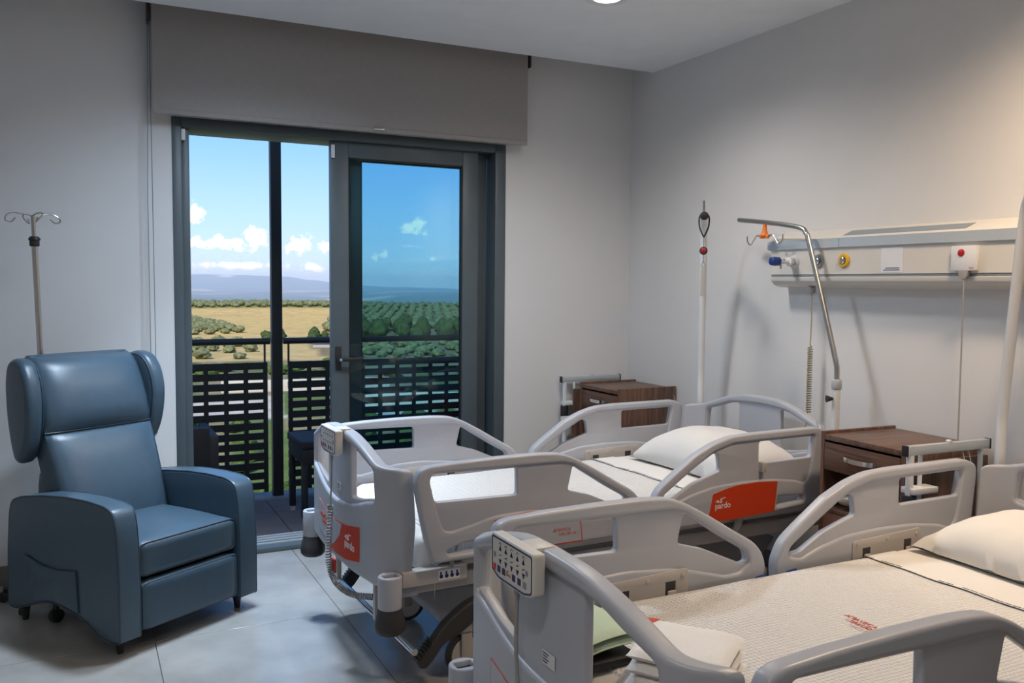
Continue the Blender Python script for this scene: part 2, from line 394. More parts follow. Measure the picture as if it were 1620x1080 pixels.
dpart('stop_block', -2.66, -2.64, -.012, .02, 2.13, 2.185, m_whitepl)
obj('stop_block', B(-1.900-DX, -1.882-DX, .018, .031, 2.10, 2.17, bev=.002), m_whitepl, la)

# ------------------------------------------------------------------ roller blind with chain
BL, BR = -2.794, -.784
rb = thing('roller_blind', 'wide taupe roller blind hanging half-raised over the balcony door', 'blind', ((BL+BR)/2, -.1, 2.237)); bx = (BL+BR)/2
obj('fabric', B(BL-bx, BR-bx, -.001, .001, 0, .60), m_blind, rb, 0)
obj('hem_bar', B(BL-bx, BR-bx, -.006, .008, -.004, .022, bev=.004), m_blind, rb)
MY = Matrix.Rotation(PI/2, 4, 'Y')
obj('roller_tube', LT([(.03, BL-bx), (.03, BR-bx)], 18, Matrix.Translation((0, .03, .595)) @ MY), m_blind, rb)
for x in (BL-bx-.012, BR-bx+.012): obj('bracket', B(x-.006, x+.006, -.012, .098, .43 if x < 0 else .44, .72, bev=.003), m_black, rb)
b = bmesh.new(); lathe(b, [(.006, -.03), (.009, -.012), (.006, 0), (.009, .012), (.006, .03)], 10, Matrix.Translation((.11, -.012, .012)) @ MY)
obj('hem_pin', b, m_chrome, rb)
b = bmesh.new()
for dx in (-.018, .004): tube(b, [(BL-bx-.010+dx*.3, .03, .47), (BL-bx-.010+dx, .03, -.4), (BL-bx-.008+dx, .03, -1.55)], .0022, 5)
tube(b, [(BL-bx-.026, .03, -1.55), (BL-bx-.017, .03, -1.575), (BL-bx-.004, .03, -1.55)], .0022, 5)
obj('bead_chain', b, m_greyout, rb)

# ------------------------------------------------------------------ recessed ceiling lamps, some added as fill light
def downlight(x, y, col, watts, label, cone=2.75):
    t = thing('downlight', label, 'lamp', (x, y, CZ), 0, 'recessed ceiling lamps')
    obj('trim_ring', LT([(.062, -.001), (.075, -.006), (.095, -.006), (.098, -.0005), (.09, 0), (.062, 0)], 24), m_whitepl, t)
    key = 'lamp_glow_%.2f' % col[2]
    obj('diffuser', LT([(.0005, -.003), (.061, -.003), (.061, -.001), (.0005, -.001)], 24), MATS.get(key) or emit(key, col, 9), t, 0)
    d = bpy.data.lights.new('downlight', 'SPOT'); d.energy = watts; d.color = col; d.spot_size = cone; d.spot_blend = .9; d.shadow_soft_size = .14
    o = bpy.data.objects.new('downlight_light', d); COL.objects.link(o); o.parent = t; o.location = (0, 0, -.02)
downlight(-.985, -1.262, LAMP['neutral'], 75, 'small round recessed ceiling lamp above the bed nearest the balcony door')
downlight(-.68, -3.09, LAMP['warm'], 135, 'small round recessed ceiling lamp above the bed nearest the viewer')
downlight(-2.35, -1.15, LAMP['cool'], 135, 'small round recessed ceiling lamp above the aisle between armchair and beds')
downlight(-2.55, -.80, LAMP['cool'], 260, 'added fill light just inside the balcony door, shaped like the recessed ceiling lamps', 1.25)  # added cool spot, makes up for weak daylight through the door
downlight(-3.2, -4.2, LAMP['neutral'], 60, 'added fill light behind the viewer, shaped like the recessed ceiling lamps')  # unseen lamp added to brighten the room from the camera side

# ------------------------------------------------------------------ hospital beds
RF = .010
FOOT_OUT = [(-2.104, .497, .02), (-2.128, .572), (-2.147, .662), (-2.163, .745), (-2.167, .783, .02), (-2.153, .816, .015), (-2.12, .827, .02), (-2.01, .833), (-1.86, .836), (-1.70, .836, .04), (-1.61, .829, .04), (-1.55, .808, .03), (-1.456, .757), (-1.37, .706), (-1.288, .660, .03), (-1.256, .622, .02), (-1.243, .582, .02), (-1.25, .545, .02), (-1.28, .495, .03)]
FOOT_L = [(-2.114, .782), (-2.10, .799), (-1.786, .793), (-1.784, .697), (-2.095, .703), (-2.108, .74)]
FOOT_R = [(-1.556, .779), (-1.505, .747), (-1.41, .688), (-1.325, .640), (-1.312, .605), (-1.335, .600), (-1.48, .664), (-1.576, .691)]
FOOT_I = [(-2.114, .782), (-2.10, .799), (-1.786, .795), (-1.60, .792), (-1.556, .782), (-1.505, .749), (-1.41, .690), (-1.325, .641), (-1.310, .606), (-1.345, .580), (-1.40, .578), (-1.53, .613, .03), (-1.598, .627, .03), (-1.752, .641, .03), (-1.878, .637, .03), (-1.97, .615), (-2.04, .602, .015), (-2.066, .61, .015), (-2.095, .70)]
FOOT_S = [(-2.055, .533), (-2.0, .551), (-1.86, .553), (-1.82, .540), (-1.86, .523), (-2.046, .521)]
HEAD_OUT = [(-1.20, .53, .02), (-1.202, .588, .02), (-1.174, .648, .03), (-1.105, .696), (-.995, .767), (-.90, .808, .03), (-.81, .829, .03), (-.70, .834), (-.47, .834), (-.325, .834, .03), (-.275, .812, .02), (-.268, .78, .02), (-.278, .69), (-.29, .59), (-.30, .51, .02), (-.572, .495), (-.851, .488), (-1.17, .489, .03)]
HEAD_R = [(-.655, .796), (-.342, .797), (-.358, .708), (-.655, .706)]
HEAD_L = [(-.895, .768), (-.872, .760), (-.862, .694), (-.89, .687), (-1.0, .655), (-1.095, .606), (-1.140, .602), (-1.142, .624), (-1.097, .652), (-1.0, .712)]
HEAD_I = [(-.895, .772), (-.80, .797), (-.655, .799), (-.342, .799), (-.358, .708), (-.375, .628, .015), (-.397, .603, .015), (-.454, .621), (-.588, .639, .03), (-.748, .644, .03), (-.902, .638, .03), (-1.019, .615), (-1.10, .588), (-1.148, .60), (-1.142, .624), (-1.097, .652), (-1.0, .712)]
HEAD_S = [(-.55, .558), (-.40, .548), (-.40, .528), (-.555, .517)]
RV = .485
def flat_on(par, name, b, mtl, v, s, smooth=0):
    # print laid on the outward (s) face of a side rail: (u, z) artwork placed at v; letters read left to right from outside
    return obj(name, b, mtl, par, smooth)
def side_rail(bed, which, s):
    out, hl, hr, inn, sl = (FOOT_OUT, FOOT_L, FOOT_R, FOOT_I, FOOT_S) if which == 'foot' else (HEAD_OUT, HEAD_L, HEAD_R, HEAD_I, HEAD_S)
    b = bmesh.new(); Tm = Matrix.Translation((0, s*RV, 0)) @ MX_XZ
    merge(b, plate(inset(fillet(out, RF), .012), [fillet(hl, .012), fillet(hr, .012), fillet(sl, .008)], .024, .005), Tm)
    merge(b, plate(fillet(out, RF), [inset(fillet(inn, .012), -.003), inset(fillet(sl, .008), -.002)], .042, .010, 3), Tm)
    r = obj('side_rail', b, m_bedpl, bed, 50)
    # inner latch plate with two recesses and screws, facing the mattress
    u0, u1 = (-1.83, -1.545) if which == 'foot' else (-.88, -.56)
    vi = s*(RV-.0225); k = -s
    b = plate(fillet([(u0, .50), (u0, .612), (u1, .622), (u1, .50)], .012), [[(u0+.045, .545), (u0+.08, .545), (u0+.08, .585), (u0+.045, .585)], [(u1-.08, .55), (u1-.045, .55), (u1-.045, .59), (u1-.08, .59)]], .005, .0012, 1)
    pl_ = obj('latch_plate', merge(bmesh.new(), b, Matrix.Translation((0, vi, 0)) @ MX_XZ), m_bedpl2, r)
    for a in (u0+.045, u1-.08):
        obj('latch_recess', B(a-.001, a+.036, vi-.002, vi+.002, .548, .592), m_darkrub, r, 0)
        obj('latch_knob', B(a+.004, a+.031, vi-.008*s-.004, vi-.008*s+.004, .54, .566, bev=.003), m_bedpl2, r)
    for a in (u0+.02, (u0+u1)/2, u1-.02): obj('screw', LT([(.007, 0), (.007, .002), (.004, .003)], 10, Matrix.Translation((a, vi-s*.0025, .602)) @ Matrix.Rotation(s*PI/2, 4, 'X')), m_bedpl2, r)
    ul = -1.30 if which == 'foot' else -1.175
    obj('safety_label', merge(bmesh.new(), plate(fillet([(ul, .525), (ul+.012, .556), (ul+.055, .56), (ul+.06, .525)], .005), [], .001, .0003, 1), Matrix.Translation((0, vi+s*.001, 0)) @ MX_XZ), mat('label_blue', (.03, .08, .36), .4), r)
    vo = s*(RV+.0215)
    def put(b2, u, z, dv=0):
        M2 = Matrix.Translation((u, vo+s*dv, z)) @ MX_XZ
        if s > 0: M2 = Matrix.Translation((u, vo+dv, z)) @ Matrix.Diagonal((-1, 1, 1, 1)) @ MX_XZ
        return merge(bmesh.new(), b2, M2)
    if which == 'foot':
        pts = fillet([(-1.881, .618), (-1.83, .627), (-1.752, .634), (-1.66, .632), (-1.60, .622), (-1.528, .608), (-1.516, .499), (-1.66, .499), (-1.86, .502)], .006)
        st = obj('sticker_red', merge(bmesh.new(), plate(pts, [], .0016, .0003, 1), Matrix.Translation((0, vo, 0)) @ MX_XZ), m_red, r, 0)
        pw = fillet([(-1.836, .620), (-1.752, .629), (-1.66, .627), (-1.60, .618), (-1.533, .604), (-1.521, .504), (-1.665, .504), (-1.72, .516), (-1.78, .545), (-1.815, .58)], .004)
        obj('sticker_white', merge(bmesh.new(), plate(pw, [], .0016, .0003, 1), Matrix.Translation((0, vo+s*.0007, 0)) @ MX_XZ), m_bedpl, r, 0)
        obj('sticker_lettering', put(amaveca(.0165), -1.643 if s < 0 else -1.533, .547, .0016), m_redink, r, 0)
    else:
        pts = fillet([(-.903, .606), (-.83, .622), (-.769, .630), (-.66, .632), (-.557, .625), (-.572, .499), (-.85, .492), (-.928, .496)], .005)
        obj('sticker_red', merge(bmesh.new(), plate(pts, [], .0016, .0003, 1), Matrix.Translation((0, vo, 0)) @ MX_XZ), m_red, r, 0)
        obj('sticker_lettering', put(pardo(.034), -.893 if s < 0 else -.80, .545, .0014), m_label, r, 0)
        if s < 0: obj('clip', B(-.655, -.632, vo-.012, vo+.02, .672, .712, bev=.003), m_bedmetal, r)
    return r
def end_x(v):
    a = abs(v); d = .020*(min(a, .37)/.37)**2
    if a > .37: d += .012*(a-.37)/.08+.055*((a-.37)/.08)**1.6
    return d
EO = [(-.452, .812, .02), (-.405, .815, .015), (-.36, .826, .02), (-.25, .868, .04), (-.13, .897, .05), (0, .901), (.13, .897, .05), (.25, .868, .04), (.36, .826, .02), (.405, .815, .015), (.452, .812, .02), (.458, .62), (.448, .42, .02), (.36, .405), (.2, .40), (-.2, .40), (-.36, .405), (-.448, .42, .02), (-.458, .62)]
EH = [(.14, .853), (.20, .846), (.27, .823), (.355, .797), (.365, .700, .008), (.30, .690, .02), (.22, .672, .02), (.14, .662)]
EI = [(-.14, .857), (0, .861), (.14, .855), (.20, .848), (.27, .824), (.355, .798), (.365, .698), (.30, .686, .03), (.20, .655, .05), (.10, .635, .05), (0, .630), (-.10, .635, .05), (-.20, .655, .05), (-.30, .686, .03), (-.365, .698), (-.355, .798), (-.27, .824), (-.20, .848)]
def end_board(bed, name, head):
    b = bmesh.new()
    hR = fillet(EH, .014); hL = [Vector((-p.x, p.y)) for p in hR][::-1]
    merge(b, plate(inset(fillet(EO, .02), .012), [hR, hL], .024, .005), MX_YZ)
    merge(b, plate(fillet(EO, .02), [inset(fillet(EI, .014), -.003)], .046, .011, 3), MX_YZ)
    cut(b, 1, [i*.03 for i in range(-12, 13)]+[s*x for s in (-1, 1) for x in (.375, .39, .405, .42, .435, .447)])
    for v in b.verts:
        d = end_x(v.co.y)
        v.co.x = (-2.262+d+v.co.x) if not head else (-.165-d+v.co.x)
    return obj(name, b, m_bedpl, bed, 50)
def on_foot(b):
    # print artwork given as (viewer's right = -v, z): bend it onto the footboard's outer face
    for v in b.verts:
        yy = -v.co.x; zz = v.co.y; off = v.co.z
        v.co = Vector((-2.262+end_x(yy)-.0238-off, yy, zz))
    return b
def foot_art(bed, fb):
    def grid(pts, lift):
        b = plate(pts, [], .0010, .0002, 1); cut(b, 0, [i*.03-.3 for i in range(21)])
        for v in b.verts: v.co.z += lift
        return on_foot(b)
    o = fillet([(-.25, .58), (-.12, .556), (0, .548), (.12, .556), (.25, .58), (.25, .455), (.12, .430), (0, .422), (-.12, .430), (-.25, .455)], .006)
    obj('sticker_red', grid(o, 0), m_red, fb, 0)
    w = fillet([(-.246, .576), (-.12, .552), (0, .544), (.07, .547), (.045, .50), (-.02, .455), (-.08, .432), (-.12, .434), (-.246, .458)], .004)
    obj('sticker_white', grid(w, .0006), m_bedpl, fb, 0)
    b = amaveca(.024)
    for v in b.verts: v.co = Vector((v.co.x-.225, v.co.y+.515, v.co.z+.0016))
    obj('sticker_lettering', on_foot(b), m_redink, fb, 0)
    b = pardo(.042)
    for v in b.verts: v.co = Vector((v.co.x+.105, v.co.y+.478, v.co.z+.0012))
    obj('sticker_lettering', on_foot(b), m_label, fb, 0)
    b = plate(fillet([(.01, .662), (.06, .662), (.06, .692), (.01, .692)], .003), [], .0012, .0002, 1)
    for v in b.verts: v.co.z -= .010; v.co.x -= .02
    obj('type_label', on_foot(b), m_label, fb, 0)
    b = bmesh.new()
    for i in range(4): stroke(b, [(-.006, .687-i*.006), (.012 if i % 2 else .018, .687-i*.006)], .0012)
    for v in b.verts: v.co.z -= .0088
    obj('type_label_print', on_foot(b), m_print, fb, 0)
    obj('warning_label', B(-2.2935, -2.285, -.005, .035, .345, .395, bev=.001), m_keyred, fb, 0)
def wheel(bed, u, v, turn):
    b = bmesh.new(); Mw = Matrix.Translation((u, v, .0775)) @ Matrix.Rotation(turn, 4, 'Z') @ Matrix.Rotation(PI/2, 4, 'X')
    lathe(b, [(.058, -.016), (.070, -.017), (.0765, -.010), (.0775, 0), (.0765, .010), (.070, .017), (.058, .016)], 28, Mw)
    w = obj('caster_tyre', b, m_darkrub, bed)
    obj('caster_disc', LT([(.0005, -.019), (.04, -.0185), (.062, -.0165), (.062, .0165), (.04, .0185), (.0005, .019)], 28, Mw), m_bedmetal, w)
    b = bmesh.new(); box(b, u-.022, u+.022, v-.03, v-.021, .065, .17, bev=.004); box(b, u-.022, u+.022, v+.021, v+.03, .065, .17, bev=.004); box(b, u-.022, u+.022, v-.03, v+.03, .155, .19, bev=.004)
    obj('caster_fork', b, m_bedmetal, bed)
def make_bed(loc, rz, label):
    bed = thing('hospital_bed', label, 'bed', loc, rz, 'hospital beds')
    for w in ('foot', 'head'):
        for s in (1, -1): side_rail(bed, w, s)
    fb = end_board(bed, 'footboard', False); foot_art(bed, fb)
    end_board(bed, 'headboard', True)
    b = plate(fillet([(-2.19, -.43), (-.22, -.43), (-.22, .43), (-2.19, .43)], .06), [fillet([(-2.10, -.38), (-.30, -.38), (-.30, .38), (-2.10, .38)], .03)], .055, .006)
    bmesh.ops.translate(b, vec=(0, 0, .405), verts=b.verts[:]); obj('bed_frame', b, m_bedmetal, bed)
    for s in (1, -1):
        obj('mattress_holder', B(-2.20, -1.96, s*.445-.022, s*.445+.022, .415, .468, bev=.006), m_bedmetal, bed)
        obj('pictogram_label', B(-2.07, -1.99, s*.4675-.0006, s*.4675+.0006, .425, .458), m_label, bed, 0)
        b = bmesh.new(); k = s*.4683
        for i in range(4):
            lathe(b, [(.007, 0), (.007, .0012)], 8, Matrix.Translation((-2.06+i*.02, k, .438)) @ Matrix.Rotation(-s*PI/2, 4, 'X')); box(b, -2.064+i*.02, -2.058+i*.02, k-.0004, k+.0004, .442, .454)
        obj('pictogram', b, m_print, bed, 0)
        b = T([(-2.02, s*.46, .46), (-2.015, s*.464, .50), (-2.0, s*.462, .54)], .008, 8); obj('retaining_hook', b, m_cord, bed)
        for u in (-1.72, -.72): obj('rail_arm', T(crom([(u, s*.40, .41), (u, s*.445, .43), (u+.01, s*.457, .50)], 4), .016, 8), m_bedmetal, bed)
    for u0 in (-2.06, -1.55, -1.05, -.62): obj('deck_panel', B(u0, u0+.40, -.40, .40, .425, .44, bev=.004), m_bedmetal, bed)
    # corner buffers
    for u, s in ((-2.245, 1), (-2.245, -1), (-.16, 1), (-.16, -1)):
        h = -1 if u < -1 else 1
        vv = s*.47 if u < -1 else s*.45
        b = plate([Vector((.04*math.cos(k*PI/12), .04*math.sin(k*PI/12))) for k in range(24)], [fillet([(-.024, -.018), (.024, -.018), (.024, .018), (-.024, .018)], .005)], .11, .005)
        bmesh.ops.translate(b, vec=(u, vv, .415), verts=b.verts[:])
        box(b, min(u-h*.01, u-h*.12), max(u-h*.01, u-h*.12), vv-s*.075-.04, vv-s*.075+.04, .37, .415, bev=.01)
        sock = obj('pole_socket', b, m_bedpl, bed)
        obj('socket_hole', B(u-.025, u+.025, vv-.019, vv+.019, .40, .455), m_darkrub, sock, 0)
        if h < 0: obj('bumper', LT([(.012, .276), (.040, .277), (.050, .288), (.052, .305), (.047, .332), (.041, .350), (.040, .362)], 24, Matrix.Translation((u, vv, 0))), m_darkrub, bed)
    # chassis
    b = plate(fillet([(-2.09, .318), (-2.04, .350), (-1.80, .372), (-.5, .372), (-.33, .30), (-.45, .180), (-1.84, .185), (-1.985, .195), (-1.99, .235)], .015), [], .56, .01); 
    obj('chassis_cover', merge(bmesh.new(), b, MX_XZ), m_cover, bed)
    for u in (-1.65, -.70): obj('lift_column', B(u-.09, u+.09, -.10, .10, .36, .425, bev=.01), m_bedmetal, bed)
    for u in (-1.895, -.45):
        for s in (1, -1): wheel(bed, u, s*.30+(.0 if s < 0 else -.02), .12 if s < 0 else -.5)
    obj('brake_bar', T([(-2.155, .45, .178), (-2.145, -.44, .178)], .012, 10), m_chrome, bed)
    for s in (1, -1):
        prof = fillet([(-2.138, .150, .006), (-2.130, .122, .010), (-2.105, .117, .010), (-2.082, .138), (-2.040, .192, .02), (-1.98, .214, .03), (-1.93, .247, .02), (-1.895, .287, .01), (-1.895, .336, .01), (-1.957, .316, .02), (-2.002, .286, .02), (-2.041, .257, .02), (-2.083, .205)], .008)
        p = obj('brake_pedal', merge(bmesh.new(), plate(prof, [], .045, .008), Matrix.Translation((0, s*.43, 0)) @ MX_XZ), m_darkrub, bed)
        b = bmesh.new()
        for i in range(7):
            q = i/6; box(b, -2.136+q*.050-.003, -2.136+q*.050+.003, s*.43-.0235, s*.43+.0235, .140+q*.058, .155+q*.058, bev=.001, seg=1)
        obj('pedal_grip', b, m_black, p)
    for v in (.40, -.08): obj('bar_strut', B(-2.165, -2.145, v-.012, v+.012, .17, .40, bev=.002), m_bedmetal, bed)
    obj('actuator', T([(-1.7, .05, .36), (-1.0, .05, .40)], .03, 12), m_darkrub, bed)
    return bed
B0 = ((0, -1.411, 0), .033); B1 = ((-.019, -3.116, 0), .013)
make_bed(*B0, 'pale grey hospital bed standing nearest the balcony door, made up with white bedding')
make_bed(*B1, 'pale grey hospital bed in the right foreground, folded towels at its foot')
def bed_pt(bd, u, v, z):
    (x, y, _), a = bd; return (x+u*math.cos(a)-v*math.sin(a), y+u*math.sin(a)+v*math.cos(a), z)

# ------------------------------------------------------------------ bedding
def nz(x, y, s, seed): return noise.noise(Vector((x*s, y*s, seed*7.3)))
def sheet_mesh(u0, u1, zt, hv, drop, seed, wr=.006, drop0=.0, nu=70, nv=64, flare=.0):
    b = bmesh.new(); rows = []
    Ltot = hv*2+drop*2
    for i in range(nu+1):
        u = u0+(u1-u0)*i/nu; row = []
        for j in range(nv+1):
            s = -Ltot/2+Ltot*j/nv; a = abs(s); sg = 1 if s > 0 else -1; R = .035
            if a < hv-R: v, z = s, zt
            else:
                t = a-(hv-R); arc = R*PI/2
                if t < arc: th = t/R; v = sg*(hv-R+R*math.sin(th)); z = zt-R*(1-math.cos(th))
                else: v = sg*(hv+flare*(t-arc)); z = zt-R-(t-arc)
            flat = min(1, max(0, (hv-a)/.08))
            w = wr*(nz(u, s*.5, 3.2, seed)*.8+nz(u, s, 8, seed+3)*.35)
            if a < hv: z += w*flat+.25*w
            else: v += sg*abs(w)*2.2*(1+1.2*nz(u, 0, 14, seed))
            uu = u
            if drop0 and i < 6: 
                t = (6-i)/6; uu = u0+(u1-u0)*6/nu-.035*math.sin(t*PI/2); z = z-(.035*(1-math.cos(t*PI/2))) - (drop0*max(0, (t-.6)/.4))
            row.append(b.verts.new((uu, v, z)))
        rows.append(row)
    for i in range(nu):
        for j in range(nv): b.faces.new((rows[i][j], rows[i+1][j], rows[i+1][j+1], rows[i][j+1]))
    return b
def pillow_mesh(a, bb, h, seed):
    b = bmesh.new(); n = 28; top = []; bot = []
    for i in range(n+1):
        rt_, rb_ = [], []
        for j in range(n+1):
            p, q = -1+2*i/n, -1+2*j/n
            f = max(0, (1-abs(p)**2.6))**.55*max(0, (1-abs(q)**2.6))**.55
            k = 1-.07*(1-abs(p)**3)*(abs(q)**4)-.0; k2 = 1-.07*(1-abs(q)**3)*(abs(p)**4)
            x, y = p*a*k2, q*bb*k
            w = .012*nz(x, y, 6, seed)*f+.006*nz(x, y, 14, seed+1)
            rt_.append(b.verts.new((x, y, h*f*.78+w+.02))); rb_.append(b.verts.new((x, y, -h*f*.10+.018)))
        top.append(rt_); bot.append(rb_)
    for i in range(n):
        for j in range(n):
            b.faces.new((top[i][j], top[i+1][j], top[i+1][j+1], top[i][j+1])); b.faces.new((bot[i][j], bot[i][j+1], bot[i+1][j+1], bot[i+1][j]))
    bmesh.ops.remove_doubles(b, verts=b.verts[:], dist=.003)
    return b
for bd, where, sd in ((B0, 'on the bed nearest the balcony door', 1), (B1, 'on the foreground bed', 5)):
    (lx, ly, _), a = bd
    mt = obj('mattress', B(-2.13, -.21, -.425, .425, .441, .566, bev=.03, seg=3), m_linen); mt.location = (lx, ly, 0); mt.rotation_euler = (0, 0, a)
    tag(mt, 'white mattress '+where, 'mattress', 'mattresses')
    q = thing('quilt', 'white waffle-weave quilt spread '+where, 'quilt', (lx, ly, .575), a, 'quilts')
    bq = sheet_mesh(-2.155, -.80, .0, .438, .085 if sd == 1 else .06, sd, .008, .09, flare=-.02)
    obj('cloth', bq, m_waffle, q, 180)
    bt = amaveca(.022)
    for v in bt.verts: v.co = Vector((v.co.y-1.345, -v.co.x+.075, .0065+v.co.z))
    obj('embroidery', bt, m_redink, q, 0)
    s = thing('top_sheet', 'smooth white sheet folded back beside the pillow '+where, 'sheet', (lx, ly, .578), a, 'folded sheets')
    obj('cloth', sheet_mesh(-.86, -.235, .0, .434, .06, sd, .008), m_linen, s, 180)
    obj('turned_back_hem', sheet_mesh(-.875, -.745, .0022, .4385, .065, sd, .008, nu=14), m_linen, s, 180)
    hw = lambda q: 1.25*.008*(nz(-.868, q*.5, 3.2, sd)*.8+nz(-.868, q, 8, sd+3)*.35)
    b = bmesh.new()
    for k in range(34):
        v0 = -.42+k*.0252
        if nz(k, 0, .9, sd) > -.28: tube(b, [(-.868+.004*nz(v0, 0, 9, sd), v0, .0028+hw(v0)), (-.868+.004*nz(v0+.022, 0, 9, sd), v0+.022, .0028+hw(v0+.022))], .0012, 5)
    obj('seam', b, m_stitch, s)
    p = obj('pillow', pillow_mesh(.235, .36, .205 if sd == 1 else .165, sd), m_linen, None, 180)
    p.location = bed_pt(bd, -.475 if sd == 1 else -.49, -.03 if sd == 1 else .02, .588); p.rotation_euler = (0, -.05, a+(.02 if sd == 1 else -.06))
    tag(p, ('plump white pillow on the bed nearest the balcony door' if sd == 1 else 'white pillow at the right edge, on the foreground bed'), 'pillow', 'pillows')

# towels and cloths at the foot of the foreground bed
def fold(w, d, h, layers, seed, sag=0., hard=.6, amp=1.):
    b = bmesh.new(); n = 16; lh = h/layers
    for k in range(layers):
        g = {}
        for i in range(n+1):
            for j in range(n+1):
                x, y = -w/2+w*i/n, -d/2+d*j/n
                e = (min(1, min(i, n-i)/3.)*min(1, min(j, n-j)/3.))**hard
                jx = 1-.015*k+.012*nz(k, 1, 3.1, seed); 
                zt_ = lh*(k+.5+.46*e**.5)+amp*(.013*nz(x, y, 7, seed)+.005*nz(x, y, 19, seed))+sag*(x/w)
                zb_ = lh*(k+.5-.46*e**.5)+amp*(.013*nz(x, y, 7, seed)+.005*nz(x, y, 19, seed))+sag*(x/w)
                g[i, j] = (b.verts.new((x*jx, y*jx, zt_)), b.verts.new((x*jx, y*jx, zb_)))
        for i in range(n):
            for j in range(n):
                b.faces.new([g[a_][0] for a_ in ((i, j), (i+1, j), (i+1, j+1), (i, j+1))]); b.faces.new([g[a_][1] for a_ in ((i, j), (i, j+1), (i+1, j+1), (i+1, j))])
    bmesh.ops.remove_doubles(b, verts=b.verts[:], dist=.0008); return b
def place(o, bd, u, v, z, rz=0): o.location = bed_pt(bd, u, v, z); o.rotation_euler = (0, 0, bd[1]+rz); return o
tag(place(obj('towel', fold(.215, .21, .088, 3, 3, hard=.28, amp=.5), m_towel, None, 60), B1, -1.95, -.045, .583, -.927), 'white folded terry towel lying on the foot of the foreground bed', 'towel')
tag(place(obj('folded_cloth', fold(.16, .20, .045, 2, 8), m_green, None, 60), B1, -2.055, .19, .604, .05), 'pale green folded cloth behind the footboard of the foreground bed', 'cloth')
tag(place(obj('folder', B(-.075, .075, -.11, .11, 0, .016, bev=.003), m_black), B1, -2.06, .19, .580, .02), 'flat black folder under the pale green folded cloth', 'folder')
tag(place(obj('packet', fold(.09, .07, .02, 1, 4), m_teal, None, 60), B1, -2.03, .30, .592, .3), 'small bright green packet beside the folded green cloth', 'packet')
tag(place(obj('strap', B(-.012, .03, -.03, .03, 0, .012, bev=.003), m_redink), B1, -1.855, .235, .584, -.75), 'short red strap peeking out beside the white towel', 'strap')

# ------------------------------------------------------------------ bed hand controls
def make_remote(bd, v, label, coil):
    t = thing('remote_control', label, 'remote', bed_pt(bd, -2.312, v, .857), bd[1]+(.0), 'bed hand controls')
    pf = fillet([(-.095, -.038), (-.095, .048), (.095, .048), (.095, -.035), (.06, -.048), (-.06, -.048)], .008)
    obj('case', merge(bmesh.new(), plate(pf, [], .028, .005), MX_YZ), m_cream, t)
    b = plate(fillet([(-.090, -.034), (-.090, .043), (.090, .043), (.090, -.031), (.057, -.043), (-.057, -.043)], .007), [fillet([(-.0865, -.0315), (-.0865, .0395), (.0865, .0395), (.0865, -.0285), (.056, -.0395), (-.056, -.0395)], .006)], .001, .0002, 1)
    bmesh.ops.transform(b, matrix=Matrix.Translation((-.0142, 0, 0)) @ MX_YZ, verts=b.verts[:]); obj('key_border', b, m_print, t, 0)
    for c in range(5):
        y = .05-c*.026
        for up_, z in ((1, .022), (-1, -.006)):
            b = bmesh.new(); q = [b.verts.new((-.0144, y+k*.0065, z-up_*.005)) for k in (-1, 1)]+[b.verts.new((-.0144, y, z+up_*.007))]
            b.faces.new(q); bmesh.ops.solidify(b, geom=b.faces[:], thickness=.0006); obj('arrow_key', b, m_print, t, 0)
        b = bmesh.new(); stroke(b, [(-y-.006, .030), (-y, .035), (-y+.006, .031)], .0014); stroke(b, [(-y-.005, .006), (-y+.005, .009)], .0016)
        for v_ in b.verts: v_.co = Vector((-.0145, -v_.co.x, v_.co.y))
        obj('key_symbol', b, m_print, t, 0)
    for i, (y, mm_) in enumerate(((.076, m_keyred), (.056, m_print), (.034, m_print), (-.012, m_print), (-.036, m_print), (-.06, m_greyout))):
        obj('button', B(-.0148, -.0138, y-.007, y+.007, -.030, -.016, bev=.0004, seg=1), mm_, t, 0)
    for y in (.076, -.068): obj('button', B(-.0148, -.0138, y-.005, y+.005, -.002, .009, bev=.0004, seg=1), m_greyout, t, 0)
    b = pardo(.009)
    for v_ in b.verts: v_.co = Vector((-.0148, .022-v_.co.x, -.026+v_.co.y))
    obj('key_lettering', b, m_keyred, t, 0)
    obj('hook', B(.004, .058, -.055, .012, .036, .047, bev=.004), m_cream, t)
    cy = -.0
    obj('strain_relief', LT([(.0075, -.050), (.006, -.062), (.0045, -.075), (.004, -.08)], 10, Matrix.Translation((0, cy, 0))), m_cord, t)
    if coil:
        pts = [(0, cy, -.075), (0, cy+.005, -.15), (.005, cy+.035, -.25)]
        ax = crom([(.005, cy+.035, -.25), (.005, cy+.055, -.36), (.005, cy+.06, -.47), (.02, cy+.03, -.54), (.06, cy-.03, -.575), (.12, cy-.10, -.575)], 10); 
        hp = []; n = len(ax)*6
        for i in range(n):
            f = i/(n-1)*(len(ax)-1); k = min(int(f), len(ax)-2); p = ax[k].lerp(ax[k+1], f-k); d = (ax[k+1]-ax[k]).normalized(); e1 = d.orthogonal().normalized(); e2 = d.cross(e1); th = i*2*PI/6.2
            hp.append(p+(e1*math.cos(th)+e2*math.sin(th))*.0105)
        b = bmesh.new(); tube(b, crom(pts, 6)+[hp[0]], .003, 6); tube(b, hp, .0028, 5); obj('coiled_cord', b, m_cord, t, 60)
    else: obj('cord', T(crom([(0, cy, -.075), (0, cy+.002, -.17), (.002, cy-.004, -.26), (.008, cy-.012, -.36), (.02, cy-.02, -.5), (.10, cy-.03, -.56)], 6), .0045, 7), m_cord, t)
make_remote(B0, -.04, 'white hand control with a coiled cord hooked on the farther footboard', True)
make_remote(B1, .055, 'white hand control with arrow keys hooked on the nearest footboard', False)

